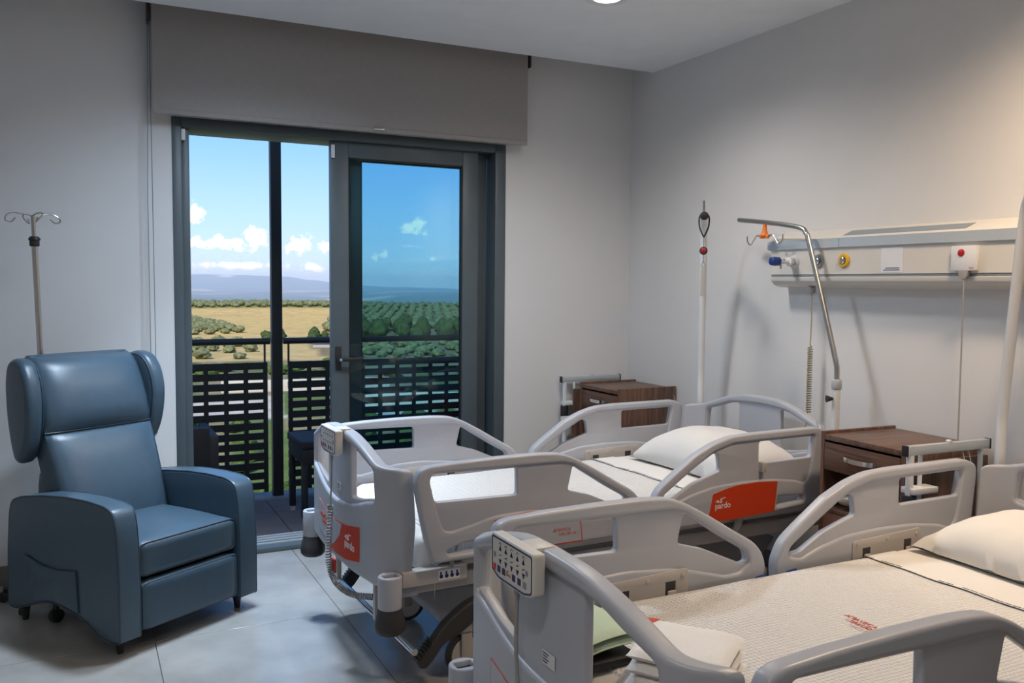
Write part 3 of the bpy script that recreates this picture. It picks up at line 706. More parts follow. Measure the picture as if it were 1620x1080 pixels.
# ------------------------------------------------------------------ wingback recliner
CH_E = Vector((.843, .538, 0)).normalized(); CH_B = Vector((-.538, .843, 0)).normalized()
ch_loc = Vector((-3.015, -1.055, 0))+CH_E*.286+CH_B*.30
ch = thing('armchair', 'slate blue vinyl wingback recliner armchair beside the balcony door', 'armchair', ch_loc, math.atan2(.538, .843))
def XY(e, bb): return e-.286, bb-.30
ARM = [(.68, .075, .02), (.672, .30), (.655, .47, .03), (.635, .525, .03), (.565, .548), (.415, .572), (.26, .586), (.12, .589), (.01, .583, .02), (-.045, .566, .025), (-.060, .51), (-.068, .44), (-.074, .31), (-.074, .068, .01), (-.028, .060), (.053, .066, .02), (.12, .105, .04), (.22, .130, .04), (.337, .143, .04), (.42, .135, .04), (.5, .107, .04), (.63, .066)]
armp = [Vector((p.x-.30, p.y)) for p in fillet(ARM, .02)]
for e0, e1 in ((-.052, .045), (.527, .624)):
    xm = (e0+e1)/2-.286
    arm = obj('armrest', merge(bmesh.new(), plate(armp, [], e1-e0, .012, 3), Matrix.Translation((xm, 0, 0)) @ MX_YZ), m_vinyl, ch, 50)
    for xs in (e0-.286+.004, e1-.286-.004):
        loop = [(xs, p.x*.992, p.y*.995+.001) for p in armp]
        obj('piping', T(loop, .0035, 6, closed=True), m_piping, arm)
    if e0 < 0:
        # side pocket on the outward face
        f = [(.53, .312), (.416, .287), (.307, .285), (.186, .303), (.176, .135), (.22, .142), (.337, .155), (.42, .147), (.50, .122)]
        pk = plate(fillet([(p[0]-.30, p[1]) for p in f], .006), [], .006, .002, 1)
        pkt = obj('pocket', merge(bmesh.new(), pk, Matrix.Translation((e0-.286-.002, 0, 0)) @ MX_YZ), m_vinyl, arm, 50)
        obj('pocket_seam', T([(e0-.286-.006, p[0]-.30, p[1]) for p in f[:5]], .0025, 6), m_piping, arm)
def puff(x0, x1, y0, y1, z0, z1, bev=.03, dome=.02, axis=2, sub=6):
    b = B(x0, x1, y0, y1, z0, z1)
    bmesh.ops.subdivide_edges(b, edges=b.edges[:], cuts=sub, use_grid_fill=True)
    c = Vector(((x0+x1)/2, (y0+y1)/2, (z0+z1)/2)); h = Vector(((x1-x0)/2, (y1-y0)/2, (z1-z0)/2))
    for v in b.verts:
        d = v.co-c; q = Vector((d.x/h.x, d.y/h.y, d.z/h.z))
        # round the corners with a superellipse-like pull, then dome one axis
        cl = Vector((max(-1, min(1, q.x)), max(-1, min(1, q.y)), max(-1, min(1, q.z))))
        core = Vector((math.copysign(max(0, abs(d.x)-0), d.x), d.y, d.z))
        inn = Vector([math.copysign(min(abs(d[i]), max(h[i]-bev, 0)), d[i]) for i in range(3)])
        r = d-inn
        if r.length > bev: r = r.normalized()*bev
        v.co = c+inn+r
        o = [i for i in range(3) if i != axis]
        if d[axis] > h[axis]*.6 : v.co[axis] += dome*(1-q[o[0]]**2)*(1-q[o[1]]**2)
    return b
def CB(e0, e1, b0, b1, z0, z1, **k): return puff(e0-.286, e1-.286, b0-.30, b1-.30, z0, z1, **k)
seat = obj('seat_cushion', CB(.048, .524, -.062, .42, .285, .425, bev=.028, dome=.022, sub=12), m_vinyl, ch, 60)
def rect_loop(x0, x1, z0, z1, y, r=.025):
    return [(p.x-.286, y-.30, p.y) for p in fillet([(x0, z0), (x1, z0), (x1, z1), (x0, z1)], r)]
obj('piping', T(rect_loop(.055, .517, .292, .420, -.053), .003, 6, closed=True), m_piping, seat)
ft = obj('footrest_panel', CB(.050, .522, -.072, -.005, .078, .272, bev=.022, dome=.0, axis=2, sub=10), m_vinyl, ch, 60)
obj('piping', T(rect_loop(.056, .516, .085, .266, -.064), .003, 6, closed=True), m_piping, ft)
# backrest: lofted pad, leaning back; rows (z, back position of front face, half width, thickness, bulge)
def back_pad(rows, n=20, cx=.286):
    b = bmesh.new(); R = []
    for z, bf, hw, th, bu in rows:
        ring = []
        for k in range(n+1):
            q = -1+2*k/n; ring.append(b.verts.new((cx+hw*q-.286, bf-.30-bu*(1-q**4)+.018*abs(q)**8, z)))
        for k in range(n, -1, -1):
            q = -1+2*k/n; ring.append(b.verts.new((cx+hw*q-.286, bf-.30+th-.015*abs(q)**8, z+.01)))
        R.append(ring)
    m_ = len(R[0])
    for i in range(len(R)-1):
        for k in range(m_): b.faces.new((R[i][k], R[i][(k+1) % m_], R[i+1][(k+1) % m_], R[i+1][k]))
    b.faces.new(R[0][::-1]); b.faces.new(R[-1]); return b
lower = [(.36, .372, .232, .16, .0), (.40, .372, .236, .16, .006), (.48, .395, .240, .15, .022), (.58, .425, .244, .15, .030), (.68, .462, .248, .14, .026), (.76, .494, .250, .14, .014), (.795, .512, .250, .13, .002)]
upper = [(.797, .512, .250, .13, .002), (.83, .510, .252, .13, .020), (.90, .528, .252, .13, .034), (.98, .556, .250, .13, .036), (1.05, .586, .246, .12, .030), (1.085, .606, .240, .10, .022), (1.102, .628, .232, .065, .008), (1.105, .645, .222, .03, .0)]
bk = obj('backrest', back_pad(lower), m_vinyl, ch, 60)
hr_ = obj('headrest', back_pad(upper), m_vinyl, ch, 60)
obj('seam', T([(.286+.25*q/10-.286, .507-.30+.018*abs(q/10)**8, .797) for q in range(-10, 11)], .003, 6), m_piping, hr_)
obj('back_panel', CB(.07, .505, .50, .665, .16, .62, bev=.03, dome=0, sub=6), m_vinyl, ch, 60)
WING = [(.722, 1.00, .04), (.70, 1.085, .05), (.64, 1.112, .05), (.57, 1.095, .05), (.525, 1.03, .06), (.505, .94, .06), (.515, .83, .06), (.545, .735, .05), (.60, .668, .04), (.65, .675, .03), (.685, .75, .05), (.715, .87, .05)]
for sgn, xm in ((-1, .002), (1, .570)):
    wp = plate([Vector((p.x-.30, p.y)) for p in fillet(WING, .04, 6)], [], .075, .026, 4)
    for v in wp.verts: v.co.z += sgn*(-.12)*(v.co.x-.30)   # flare outwards to the front
    M_ = Matrix.Translation((xm-.286, 0, 0)) @ MX_YZ
    wg = obj('wing', merge(bmesh.new(), wp, M_), m_vinyl, ch, 60)
    lp = []
    for p in fillet(WING, .04, 6):
        q = Vector((p.x-.30, p.y)); cc = Vector((.315, .89)); q = cc+(q-cc)*.93
        lp.append((xm-.286-sgn*.034+sgn*(-.12)*(q.x-.30), q.x, q.y))
    obj('piping', T(lp, .003, 6, closed=True), m_piping, wg)
for e, bb in ((0, 0), (.573, 0), (0, .64), (.573, .64)):
    x, y = XY(e, bb); obj('leg', LT([(.011, 0), (.0125, .004), (.021, .070), (.021, .078)], 14, Matrix.Translation((x, y, 0))), m_black, ch)
x, y = XY(.05, .50); b = LT([(.012, .05), (.012, .17)], 10, Matrix.Translation((x, y, 0)))
lathe(b, [(.012, -.018), (.027, -.014), (.030, 0), (.027, .014), (.012, .018)], 16, Matrix.Translation((x, y, .030)) @ Matrix.Rotation(PI/2, 4, 'X'))
obj('caster', b, m_black, ch)
obj('mechanism', CB(.06, .51, .05, .55, .17, .275, bev=.01, dome=0, sub=2), m_black, ch)

# ------------------------------------------------------------------ drip stand behind the armchair
iv = thing('drip_stand', 'chrome drip stand with four hooks behind the blue armchair', 'drip stand', (-3.262, -.30, 0))
top = Vector((-.039, 0, 1.712)); col = Vector((-.036, 0, 1.60))
obj('lower_pole', T([(0, 0, .06), col], .0125, 14), m_steel, iv)
obj('upper_pole', T([col, top], .0095, 12), m_steel, iv)
obj('collar', LT([(.016, -.022), (.02, -.018), (.02, .004), (.024, .006), (.024, .012), (.016, .022)], 14, Matrix.Translation(col)), m_black, iv)
for k, a in enumerate((.35, 1.9, 3.5, 5.0)):
    d = Vector((math.cos(a), math.sin(a), 0)); s_ = Vector((-d.y, d.x, 0))
    pts = [top, top+d*.05+Vector((0, 0, .006)), top+d*.085+s_*.012+Vector((0, 0, .008)), top+d*.108+s_*.008+Vector((0, 0, -.005)), top+d*.108-s_*.008+Vector((0, 0, -.024)), top+d*.085-s_*.010+Vector((0, 0, -.030)), top+d*.07+Vector((0, 0, -.012))]
    obj('hook', T(crom(pts, 5), .0032, 7), m_steel, iv)
obj('hub', LT([(.03, .05), (.035, .06), (.025, .09), (.016, .11)], 14), m_black, iv)
for k in range(5):
    a = k*2*PI/5+2.9; d = Vector((math.cos(a), math.sin(a), 0)); L_ = .20
    lg = obj('base_leg', T([Vector((0, 0, .075)), d*.1+Vector((0, 0, .072)), d*L_+Vector((0, 0, .06))], .012, 8), m_black, iv)
    obj('caster', LT([(.008, -.012), (.024, -.010), (.025, 0), (.024, .010), (.008, .012)], 14, Matrix.Translation(d*L_+Vector((0, 0, .025))) @ Matrix.Rotation(a, 4, 'Z') @ Matrix.Rotation(PI/2, 4, 'X')), m_black, lg)

# ------------------------------------------------------------------ bedside tables
def bedside(loc, rz, side, label):
    t = thing('bedside_table', label, 'bedside table', loc, rz, 'walnut bedside tables')
    D, Wd, H = .20, .20, .845
    for s in (-1, 1): obj('side_panel', B(-D, D, s*Wd-.009, s*Wd+.009, .06, H, bev=.002), m_wood_v, t)
    obj('table_top', B(-D+.002, D, -Wd+.009, Wd-.009, .812, .834, bev=.002), m_wood_t, t)
    obj('back_panel', B(D-.014, D-.002, -Wd+.009, Wd-.009, .07, .81), m_dark, t)
    dr = obj('drawer', B(-D-.001, -D+.018, -Wd+.012, Wd-.012, .692, .803, bev=.002), m_wood_h, t)
    hp = crom([(-D, -.075, .757), (-D-.02, -.062, .756), (-D-.026, 0, .754), (-D-.02, .062, .756), (-D, .075, .757)], 6)
    b = bmesh.new(); rows = []
    for p in hp: rows.append([b.verts.new(p+Vector((o_, 0, z_))) for o_, z_ in ((-.002, -.009), (-.002, .009), (.002, .009), (.002, -.009))])
    for i in range(len(rows)-1):
        for k in range(4): b.faces.new((rows[i][k], rows[i][(k+1) % 4], rows[i+1][(k+1) % 4], rows[i+1][k]))
    b.faces.new(rows[0]); b.faces.new(rows[-1][::-1]); obj('handle', b, m_chrome, dr)
    obj('drawer_box', B(-D+.018, D-.03, -Wd+.02, Wd-.02, .70, .795), m_dark, t, 0)
    obj('shelf', B(-D+.004, D-.014, -Wd+.009, Wd-.009, .520, .536, bev=.001), m_wood_t, t)
    dd = obj('cabinet_door', B(-D-.001, -D+.017, -Wd+.012, Wd-.012, .085, .518, bev=.002), m_wood_h, t)
    obj('handle', B(-D-.02, -D, .09, .15, .44, .455, bev=.003), m_chrome, dd)
    obj('bottom_panel', B(-D+.004, D-.01, -Wd+.009, Wd-.009, .062, .08), m_wood_t, t)
    for x in (-.16, .16):
        for y in (-.16, .16): obj('caster', LT([(.006, -.012), (.026, -.010), (.028, 0), (.026, .010), (.006, .012)], 14, Matrix.Translation((x, y, .0285)) @ Matrix.Rotation(PI/2, 4, 'X')), m_black, t)
    # swing-out tray folded against one side
    s = side; yb = s*(Wd+.085)
    bar = obj('tray_bar', B(-.285, .135, yb-.011, yb+.011, .838, .872, bev=.002), m_alubright, t)
    for x in (-.288, .138): obj('end_cap', B(x-.004, x+.004, yb-.012, yb+.012, .836, .874, bev=.001), m_black, bar)
    obj('bar_knob', LT([(.012, .872), (.012, .878), (.008, .882)], 12, Matrix.Translation((-.07, yb, 0))), m_alubright, bar)
    po = obj('tray_post', T([(-.262, yb, .10), (-.262, yb, .838)], .0135, 12), m_whitepl, t)
    obj('tray_post', T([(-.20, yb-s*.01, .55), (-.20, yb-s*.01, .838)], .008, 10), m_whitepl, t)
    obj('tray_post', T([(.10, yb, .50), (.10, yb, .838)], .009, 10), m_alubright, t)
    obj('collar', LT([(.022, .625), (.024, .63), (.024, .69), (.022, .695)], 16, Matrix.Translation((-.262, yb, 0))), m_black, po)
    obj('bracket', B(-.27, -.15, yb-.03, yb+.03, .70, .722, bev=.003), m_whitepl, t)
    obj('bracket', B(-.31, -.20, yb-s*.045-.012, yb-s*.045+.012, .60, .636, bev=.003), m_whitepl, t)
    obj('tray_board', B(-.225, .19, s*(Wd+.042)-.009, s*(Wd+.042)+.009, .28, .80, bev=.002), m_wood_v, t)
    obj('foot_bar', B(-.275, .16, yb-.015, yb+.015, .03, .055, bev=.003), m_alubright, t)
    for x in (-.25, .14): obj('caster', LT([(.004, -.009), (.013, -.008), (.0145, 0), (.013, .008), (.004, .009)], 12, Matrix.Translation((x, yb, .0148)) @ Matrix.Rotation(PI/2, 4, 'X')), m_black, t)
    return t
bedside((-.225, -2.262, 0), -.03, -1, 'walnut bedside table with one drawer standing between the two beds')
bedside((-.215, -.325, 0), .02, 1, 'walnut bedside table in the far corner behind the farther bed')
bag = obj('plastic_bag', fold(.12, .16, .05, 1, 21), m_bag, None, 60); bag.location = (-.33, -2.19, .55); bag.rotation_euler = (0, 0, .3)
tag(bag, 'crumpled clear plastic bag in the open niche of the bedside table between the beds', 'bag')

# ------------------------------------------------------------------ lifting poles and infusion arm at the bed heads
def lifting_pole(bd, label):
    P0 = Vector(bed_pt(bd, -.165, .452, 0)); d = Vector((-.622, -.783, 0))
    t = thing('lifting_pole', label, 'pole', P0+Vector((0, 0, .42)), 0, 'white lifting poles')
    pth = [(0, 0), (0, .30), (0, .50), (.006, .58), (.05, .82), (.10, 1.08), (.135, 1.24), (.165, 1.305), (.22, 1.338), (.40, 1.347)]
    obj('pole', T(crom([d*a+Vector((0, 0, z)) for a, z in pth], 6), .0185, 14), m_whitepl, t)
    e = d*.40+Vector((0, 0, 1.347)); Mq = Matrix.Translation(e) @ d.to_track_quat('Z', 'Y').to_matrix().to_4x4()
    obj('end_cap', LT([(.020, -.012), (.0205, .0), (.020, .012), (.012, .015)], 18, Mq), m_black, t)
    obj('stop_pin', T([e-d*.03, e-d*.03+Vector((-.004, 0, .075))], .006, 8), m_steel, t)
    return P0+Vector((0, 0, .42))+e, d
e0, dd0 = lifting_pole(B0, 'white curved lifting pole at the head of the bed nearest the balcony door')
lifting_pole(B1, 'white lifting pole at the right edge of the picture, head of the foreground bed')
hp0 = e0-dd0*.05
tz = thing('lifting_strap', 'black strap with red button and grey grip hanging from the farther white pole', 'strap', hp0)
sd = Vector((.783, -.622, 0))
for s in (1, -1): obj('strap', T(crom([Vector((0, 0, .02)), sd*s*.022, sd*s*.021+Vector((0, 0, -.05)), Vector((0, 0, -.10))], 5), .004, 6), m_black, tz)
obj('cord', T([(0, 0, -.10), (0, 0, -.155)], .0025, 6), m_greyout, tz)
Mq = Matrix.Translation((0, 0, -.165)) @ dd0.to_track_quat('Z', 'Y').to_matrix().to_4x4()
hs_ = obj('button_housing', LT([(.019, -.008), (.020, 0), (.019, .008), (.014, .010)], 18, Mq), m_darkrub, tz)
obj('red_button', LT([(.012, .009), (.012, .013), (.009, .015)], 16, Mq), m_redbtn, hs_)
for s in (1, -1): obj('cord', T([(0, 0, -.185), (0, 0, -.215), sd*s*.011+Vector((0, 0, -.24))], .002, 6), m_greyout, tz)
gp = plate(fillet([(-.012, -.385), (.014, -.385), (.012, -.237), (-.010, -.237)], .004), [], .008, .002, 1)
Mg = Matrix((sd, Vector((0, 0, 1)), dd0)).transposed().to_4x4()
obj('grip', merge(bmesh.new(), gp, Mg), m_bedmetal, tz)

PA = Vector(bed_pt(B0, -.185, -.468, 0))
ia = thing('infusion_pole', 'bent steel infusion pole with orange hook at the farther bed head', 'pole', PA+Vector((0, 0, .45)))
obj('holder_tube', T([(0, 0, -.03), (0, 0, .555)], .0175, 14), m_whitepl, ia)
obj('clamp', LT([(.019, .535), (.022, .54), (.022, .575), (.018, .58)], 16), m_bedpl, ia)
obj('clamp_knob', T([(-.02, -.0, .495), (-.045, .012, .495)], [.006, .016], 8), m_black, ia)
dir_y = Vector((0, 1, 0))
rod = [(0, .56), (0, .62), (.012, .67), (.10, .93), (.188, 1.185), (.205, 1.222), (.25, 1.252), (.45, 1.285), (.66, 1.31)]
obj('rod', T(crom([dir_y*a+Vector((0, 0, z)) for a, z in rod], 6), .0115, 12), m_steel, ia)
hk = Vector((0, .475, 1.289))
b = LT([(.016, -.062), (.020, -.056), (.012, -.035), (.009, 0), (.012, .012)], 12, Matrix.Translation(hk+Vector((0, 0, -.008))))
box(b, -.008, .008, .475-.03, .475+.03, hk.z-.078, hk.z-.058, bev=.005)
oh = obj('hook_block', b, m_orange, ia)
for s in (1, -1): obj('hook', T(crom([hk+Vector((0, s*.025, -.068)), hk+Vector((0, s*.055, -.064)), hk+Vector((0, s*.075, -.085)), hk+Vector((0, s*.095, -.105)), hk+Vector((0, s*.118, -.09)), hk+Vector((0, s*.122, -.062))], 5), .0035, 7), m_steel, oh)

# ------------------------------------------------------------------ bed-head supply console on the right wall
cs = thing('wall_console', 'long white medical supply console mounted on the wall above the beds', 'console', (0, -1.40, 1.426))
y1c = -3.4
def ext(prof, ya, yb_, bev=0):
    b = bmesh.new(); A = [b.verts.new((x, ya, z)) for x, z in prof]; Bq = [b.verts.new((x, yb_, z)) for x, z in prof]; n = len(prof)
    for i in range(n): b.faces.new((A[i], A[(i+1) % n], Bq[(i+1) % n], Bq[i]))
    b.faces.new(A); b.faces.new(Bq[::-1]); return b
obj('body', ext([(-.0005, .0), (-.06, .004), (-.092, .014), (-.110, .032), (-.114, .045), (-.114, .050), (-.108, .053), (-.108, .060), (-.114, .063), (-.114, .178), (-.0005, .178)], 0, y1c), m_cream, cs, 25)
obj('top_cover', ext([(-.0005, .178), (-.118, .178), (-.118, .222), (-.0005, .270)], .018, y1c), m_cream, cs, 25)
for a, c in ((.0195, -.425), (-.428, -1.26), (-1.263, y1c)): obj('front_rail', ext([(-.118, .181), (-.1235, .181), (-.1235, .222), (-.118, .2225)], a, c), m_alubright, cs, 0)
obj('light_diffuser', ext([(-.035, .2555), (-.092, .2323), (-.092, .2340), (-.035, .2573)], -.42, -1.02), m_greyout, cs, 0)
obj('bump_strip', ext([(-.1083, .0535), (-.1115, .0535), (-.1115, .0595), (-.1083, .0595)], 0, y1c), m_greyout, cs, 0)
RX = Matrix.Rotation(-PI/2, 4, 'Y')    # lathe axis towards -x
def outlet(y, m1, m2, z=.122):
    b = obj('gas_outlet', LT([(.031, -.001), (.031, .006), (.027, .010), (.018, .010), (.018, .004), (.004, .004)], 24, Matrix.Translation((-.114, y+1.40, z)) @ RX), m1, cs)
    obj('valve', LT([(.015, .003), (.015, .014), (.010, .018), (.006, .018), (.006, .010), (.001, .010)], 18, Matrix.Translation((-.114, y+1.40, z)) @ RX), m2, b)
outlet(-1.553, m_whitepl, m_whitepl); outlet(-1.706, m_greyout, m_chrome); outlet(-1.853, m_yellow, m_chrome)
nlab = obj('notice', B(-.1155, -.1138, -2.16+1.40, -2.05+1.40, .068, .17), m_label, cs, 0)
b = bmesh.new()
for i in range(2): box(b, -.1162, -.1154, -2.145+1.40, -2.065+1.40 - i*.01, .076+i*.008, .079+i*.008)
obj('notice_print', b, m_print, nlab, 0)
# flow regulator plugged into the white outlet
fr_ = thing('oxygen_regulator', 'blue-knobbed gas regulator plugged into the left end of the wall console', 'regulator', (-.132, -1.553, 1.548))
obj('plug', LT([(.020, -.0), (.022, .010), (.022, .022), (.010, .024), (.010, .040)], 18, RX), m_whitepl, fr_)
obj('stem', LT([(.009, .038), (.013, .046), (.013, .060), (.016, .062), (.016, .076)], 16, RX), m_chrome, fr_)
obj('knob', LT([(.016, .076), (.021, .080), (.022, .105), (.019, .122), (.010, .127)], 18, RX), m_blue, fr_)
obj('nipple', T([(-.065, 0, -.012), (-.065, 0, -.034)], .005, 8), m_chrome, fr_)
# nurse call point
nc = thing('call_unit', 'white square call unit with round red button on the wall console', 'call unit', (-.1145, -2.445, 1.545))
obj('case', B(-.020, 0, -.053, .053, -.048, .046, bev=.003), m_whitepl, nc)
obj('red_button', LT([(.014, .019), (.014, .022), (.011, .024), (.001, .0245)], 20, Matrix.Translation((0, .008, .020)) @ RX), m_redbtn, nc)
b = bmesh.new(); box(b, -.0206, -.0198, -.045, -.028, -.042, -.040); box(b, -.0206, -.0198, -.045, -.024, -.037, -.0355)
obj('print', b, m_keyred, nc, 0)
obj('socket', merge(bmesh.new(), plate(fillet([(-.022, -.046), (-.018, -.068), (-.010, -.080), (.010, -.080), (.018, -.068), (.022, -.046)], .006), [], .018, .003, 1), Matrix.Translation((-.010, .0, 0)) @ MX_YZ), m_cord, nc)
obj('cord', T(crom([(-.012, .0, -.078), (-.014, -.003, -.12), (-.016, -.006, -.3), (-.02, -.010, -.52), (-.022, -.012, -.69)], 6), .0032, 6), m_cord, nc)
# coiled cord hanging under the console
cc_ = thing('coiled_cord', 'beige coiled cord hanging below the left end of the wall console', 'cord', (-.07, -1.625, 1.43))
obj('plug', LT([(.010, -.03), (.016, -.024), (.018, -.001)], 14), m_cord, cc_)
hp = [(.0, 0, -.03), (.004, 0, -.15), (0, 0, -.27)]
pts = [Vector((0, 0, -.28-.0022*i/1.0*.55))+Vector((math.cos(i*2*PI/9), math.sin(i*2*PI/9), 0))*.0105 for i in range(255)]
b = bmesh.new(); tube(b, hp+[pts[0]], .0035, 6); tube(b, pts, .0032, 5); tube(b, [pts[-1], (0, 0, -.62), (-.02, .01, -.68)], .0035, 6)
obj('coil', b, m_cordy, cc_)

# ------------------------------------------------------------------ balcony
bf = struct('floor_balcony', B(-4.4, 1.6, .24, 1.5, -.25, -.03), m_grout, 0)
tw = .33; b = B(-tw/2+.002, tw/2-.002, -tw/2+.002, tw/2-.002, -.015, 0, bev=.0015, seg=1); t0 = None
for i in range(-5, 10):
    for j in range(0, 4):
        x, y = -2.045+(i+.5)*tw, .245+(j+.5)*tw-.01
        if y+tw/2 > 1.52: continue
        if t0 is None: t0 = obj('deck_tile', b, m_deck, bf); t0.location = (x, y+.0, -.018)
        else: share('deck_tile', t0.data, bf, (x, y, -.018))
rl = thing('balcony_railing', 'dark lattice balcony railing with round handrail and tall post', 'railing', (-1.93, 1.38, -.03))
obj('post', B(-.035, .035, -.03, .03, -.12, 2.70, bev=.003), m_lattice, rl)
obj('beam', B(-2.3, 3.3, -.05, .05, 2.70, 2.82, bev=.003), m_lattice, rl)
def rail_seg(x0, x1):
    obj('handrail', T([(x0, 0, 1.062), (x1, 0, 1.062)], .022, 14), m_lattice, rl)
    n = 13; me = None
    z = .05
    for k in range(n):
        if me is None:
            o = obj('slat', B(x0+.03, x1-.03, -.008, .008, 0, .047), m_lattice, rl, 0); o.location = (0, 0, z); me = o.data
        else: share('slat', me, rl, (0, 0, z))
        z += .0685
    x = x0+.03; me = None
    while x < x1-.02:
        if me is None:
            o = obj('batten', B(-.015, .015, -.014, -.006, .03, .921), m_lattice, rl, 0); o.location = (x+.015, 0, 0); me = o.data
        else: share('batten', me, rl, (x+.015, 0, 0))
        x += .128
    for x in (x0+.035, x1-.035): obj('bracket', B(x-.006, x+.006, -.006, .006, .90, 1.045), m_lattice, rl, 0)
rail_seg(-2.3, -.045); rail_seg(.045, 1.55); rail_seg(1.62, 3.2)
obj('post', B(1.55, 1.62, -.03, .03, -.12, 2.70, bev=.003), m_lattice, rl)
def woven(name, label, cat, loc): return thing(name, label, cat, loc)
st = woven('side_table', 'low black wicker side table out on the balcony', 'table', (-1.76, .72, -.018))
obj('table_top', B(-.20, .20, -.20, .20, .455, .50, bev=.006), m_wicker, st)
obj('apron', B(-.19, .19, -.19, .19, .36, .455, bev=.004), m_wicker, st)
for x in (-.175, .175):
    for y in (-.17, .17): 
        lg = obj('leg', B(x-.018, x+.018, y-.018, y+.018, .03, .37, bev=.003), m_wicker, st); obj('foot', B(x-.014, x+.014, y-.014, y+.014, 0, .03), m_cord, lg, 0)
def wicker_chair(loc, rz, label):
    t = thing('wicker_chair', label, 'chair', loc, rz, 'balcony chairs')
    obj('seat', B(-.23, .23, -.24, .24, .34, .41, bev=.01), m_wicker, t)
    bb = B(-.23, .23, .20, .25, .38, .625, bev=.012)
    for v in bb.verts: v.co.y += (v.co.z-.38)*.15
    obj('backrest', bb, m_wicker, t)
    for s in (-1, 1): obj('armrest', B(s*.25-.03, s*.25+.03, -.24, .26, .36, .575, bev=.012), m_wicker, t)
    for x in (-.23, .23):
        for y in (-.21, .22): obj('leg', B(x-.02, x+.02, y-.02, y+.02, 0, .36, bev=.003), m_wicker, t)
wicker_chair((-2.71, .78, -.018), PI, 'black wicker chair on the balcony left of the door opening')
wicker_chair((-.42, .85, -.018), -.4, 'black wicker chair on the balcony behind the tinted glass leaf')

# ------------------------------------------------------------------ landscape beyond the balcony
OX, OY = -1.9, 0.0
def polar(r, az): return OX+r*math.sin(az), OY+r*math.cos(az)
def interp(tab, x):
    if x <= tab[0][0]: return tab[0][1]
    for (a, p), (b, q) in zip(tab, tab[1:]):
        if x <= b:
            t = (x-a)/(b-a); t = t*t*(3-2*t); return p+(q-p)*t
    return tab[-1][1]
HT = [(5, -8.2), (40, -8.4), (75, -9.0), (140, -10.0), (200, -10.7), (300, -10.4), (400, -8.9), (440, -9.2), (560, -26), (700, -45)]
def ground(r, az):
    x, y = polar(r, az)
    return interp(HT, r)+min(1.2, r*.004)*noise.noise(Vector((x*.012, y*.012, 3.1)))-.6*max(0, (az/D2-16)/8)*min(1, r/300)
def vcol_mat(name, rough=.95, amt=.25, sc=.6):
    M = bpy.data.materials.new(name); M.use_nodes = True; t = M.node_tree; b_ = t.nodes['Principled BSDF']; b_.inputs['Roughness'].default_value = rough; b_.inputs['Specular IOR Level'].default_value = .1
    at = N(t, 'ShaderNodeAttribute'); at.attribute_name = 'Col'
    co = N(t, 'ShaderNodeTexCoord'); nz_ = N(t, 'ShaderNodeTexNoise'); nz_.inputs['Scale'].default_value = sc; nz_.inputs['Detail'].default_value = 8; nz_.inputs['Roughness'].default_value = .7
    L(t, co.outputs['Object'], nz_.inputs['Vector'])
    mr = N(t, 'ShaderNodeMapRange'); mr.inputs['From Min'].default_value = .3; mr.inputs['From Max'].default_value = .7; mr.inputs['To Min'].default_value = 1-amt; mr.inputs['To Max'].default_value = 1+amt; L(t, nz_.outputs['Fac'], mr.inputs[0])
    mx = N(t, 'ShaderNodeVectorMath', operation='MULTIPLY'); L(t, at.outputs['Color'], mx.inputs[0]); L(t, mr.outputs[0], mx.inputs[1])
    L(t, mx.outputs[0], b_.inputs['Base Color']); return M
def polar_mesh(rs, azs, hf, cf, name, mtl):
    V = []; F = []; Cc = []
    for r in rs:
        for a in azs:
            x, y = polar(r, a); V.append((x, y, hf(r, a))); Cc.append(cf(r, a))
    n = len(azs)
    for i in range(len(rs)-1):
        for j in range(n-1): F.append((i*n+j, i*n+j+1, (i+1)*n+j+1, (i+1)*n+j))
    me = bpy.data.meshes.new(name); me.from_pydata(V, [], F); ca = me.color_attributes.new('Col', 'FLOAT_COLOR', 'POINT')
    ca.data.foreach_set('color', [k for c in Cc for k in (*c, 1)])
    me.polygons.foreach_set('use_smooth', [True]*len(F)); me.materials.append(mtl)
    o = bpy.data.objects.new(name, me); COL.objects.link(o); o['kind'] = 'structure'; return o
TAN, TAN2, SOIL, GRASS, PALE = (.47, .32, .115), (.40, .29, .12), (.17, .135, .07), (.09, .125, .03), (.42, .37, .30)
def near_col(r, az):
    d = az/D2; n_ = noise.noise(Vector((r*.02, d*.5, 1.7)))
    if r < 30: return GRASS
    if r < 62: return GRASS if n_ > -.1 else (.20, .17, .08)
    if r < 78: return PALE if n_ > -.25 else GRASS
    if r < 125: return (.20, .165, .085) if n_ > 0 else (.11, .12, .045)
    if r < 195: return TAN2 if d < 14+4*n_ else SOIL
    edge = 15.2+2.5*n_+(r-300)*.01
    if r < 368 and d < edge: return TAN if (r % 23) > 5 or n_ > .1 else TAN2
    return SOIL if d > edge else (.22, .20, .07)
azs = [(-38+.5*k)*D2 for k in range(0, 213)]
rs = [5*(1.028**k) for k in range(0, 180)]
struct_ground = polar_mesh([r for r in rs if r <= 700], azs, ground, near_col, 'hillside', vcol_mat('hillside_earth', sc=.35))
FT = [(650, -44), (1500, -85), (3000, -105), (5000, -112), (6500, -100), (8500, -92), (10000, -80)]
MT = [(-38, 40), (-10, 70), (4, 85), (7, 93), (9.5, 88), (12, 78), (13.2, 40), (15.5, -15), (18, -45), (21, -55), (24, -85), (30, -60), (45, 0), (70, 30)]
def far_h(r, az):
    h = interp(FT, r); x, y = polar(r, az)
    n_ = noise.fractal(Vector((x*.0009, y*.0009, 5)), 1.0, 2.0, 5)
    h += 26*n_*min(1, (r-650)/2500)
    if r > 9500:
        top = interp(MT, az/D2); t = min(1, (r-9500)/2600); t = t*t*(3-2*t); h = h*(1-t)+(top+9*n_)*t
    if r > 12600: h -= (r-12600)*.1
    return h
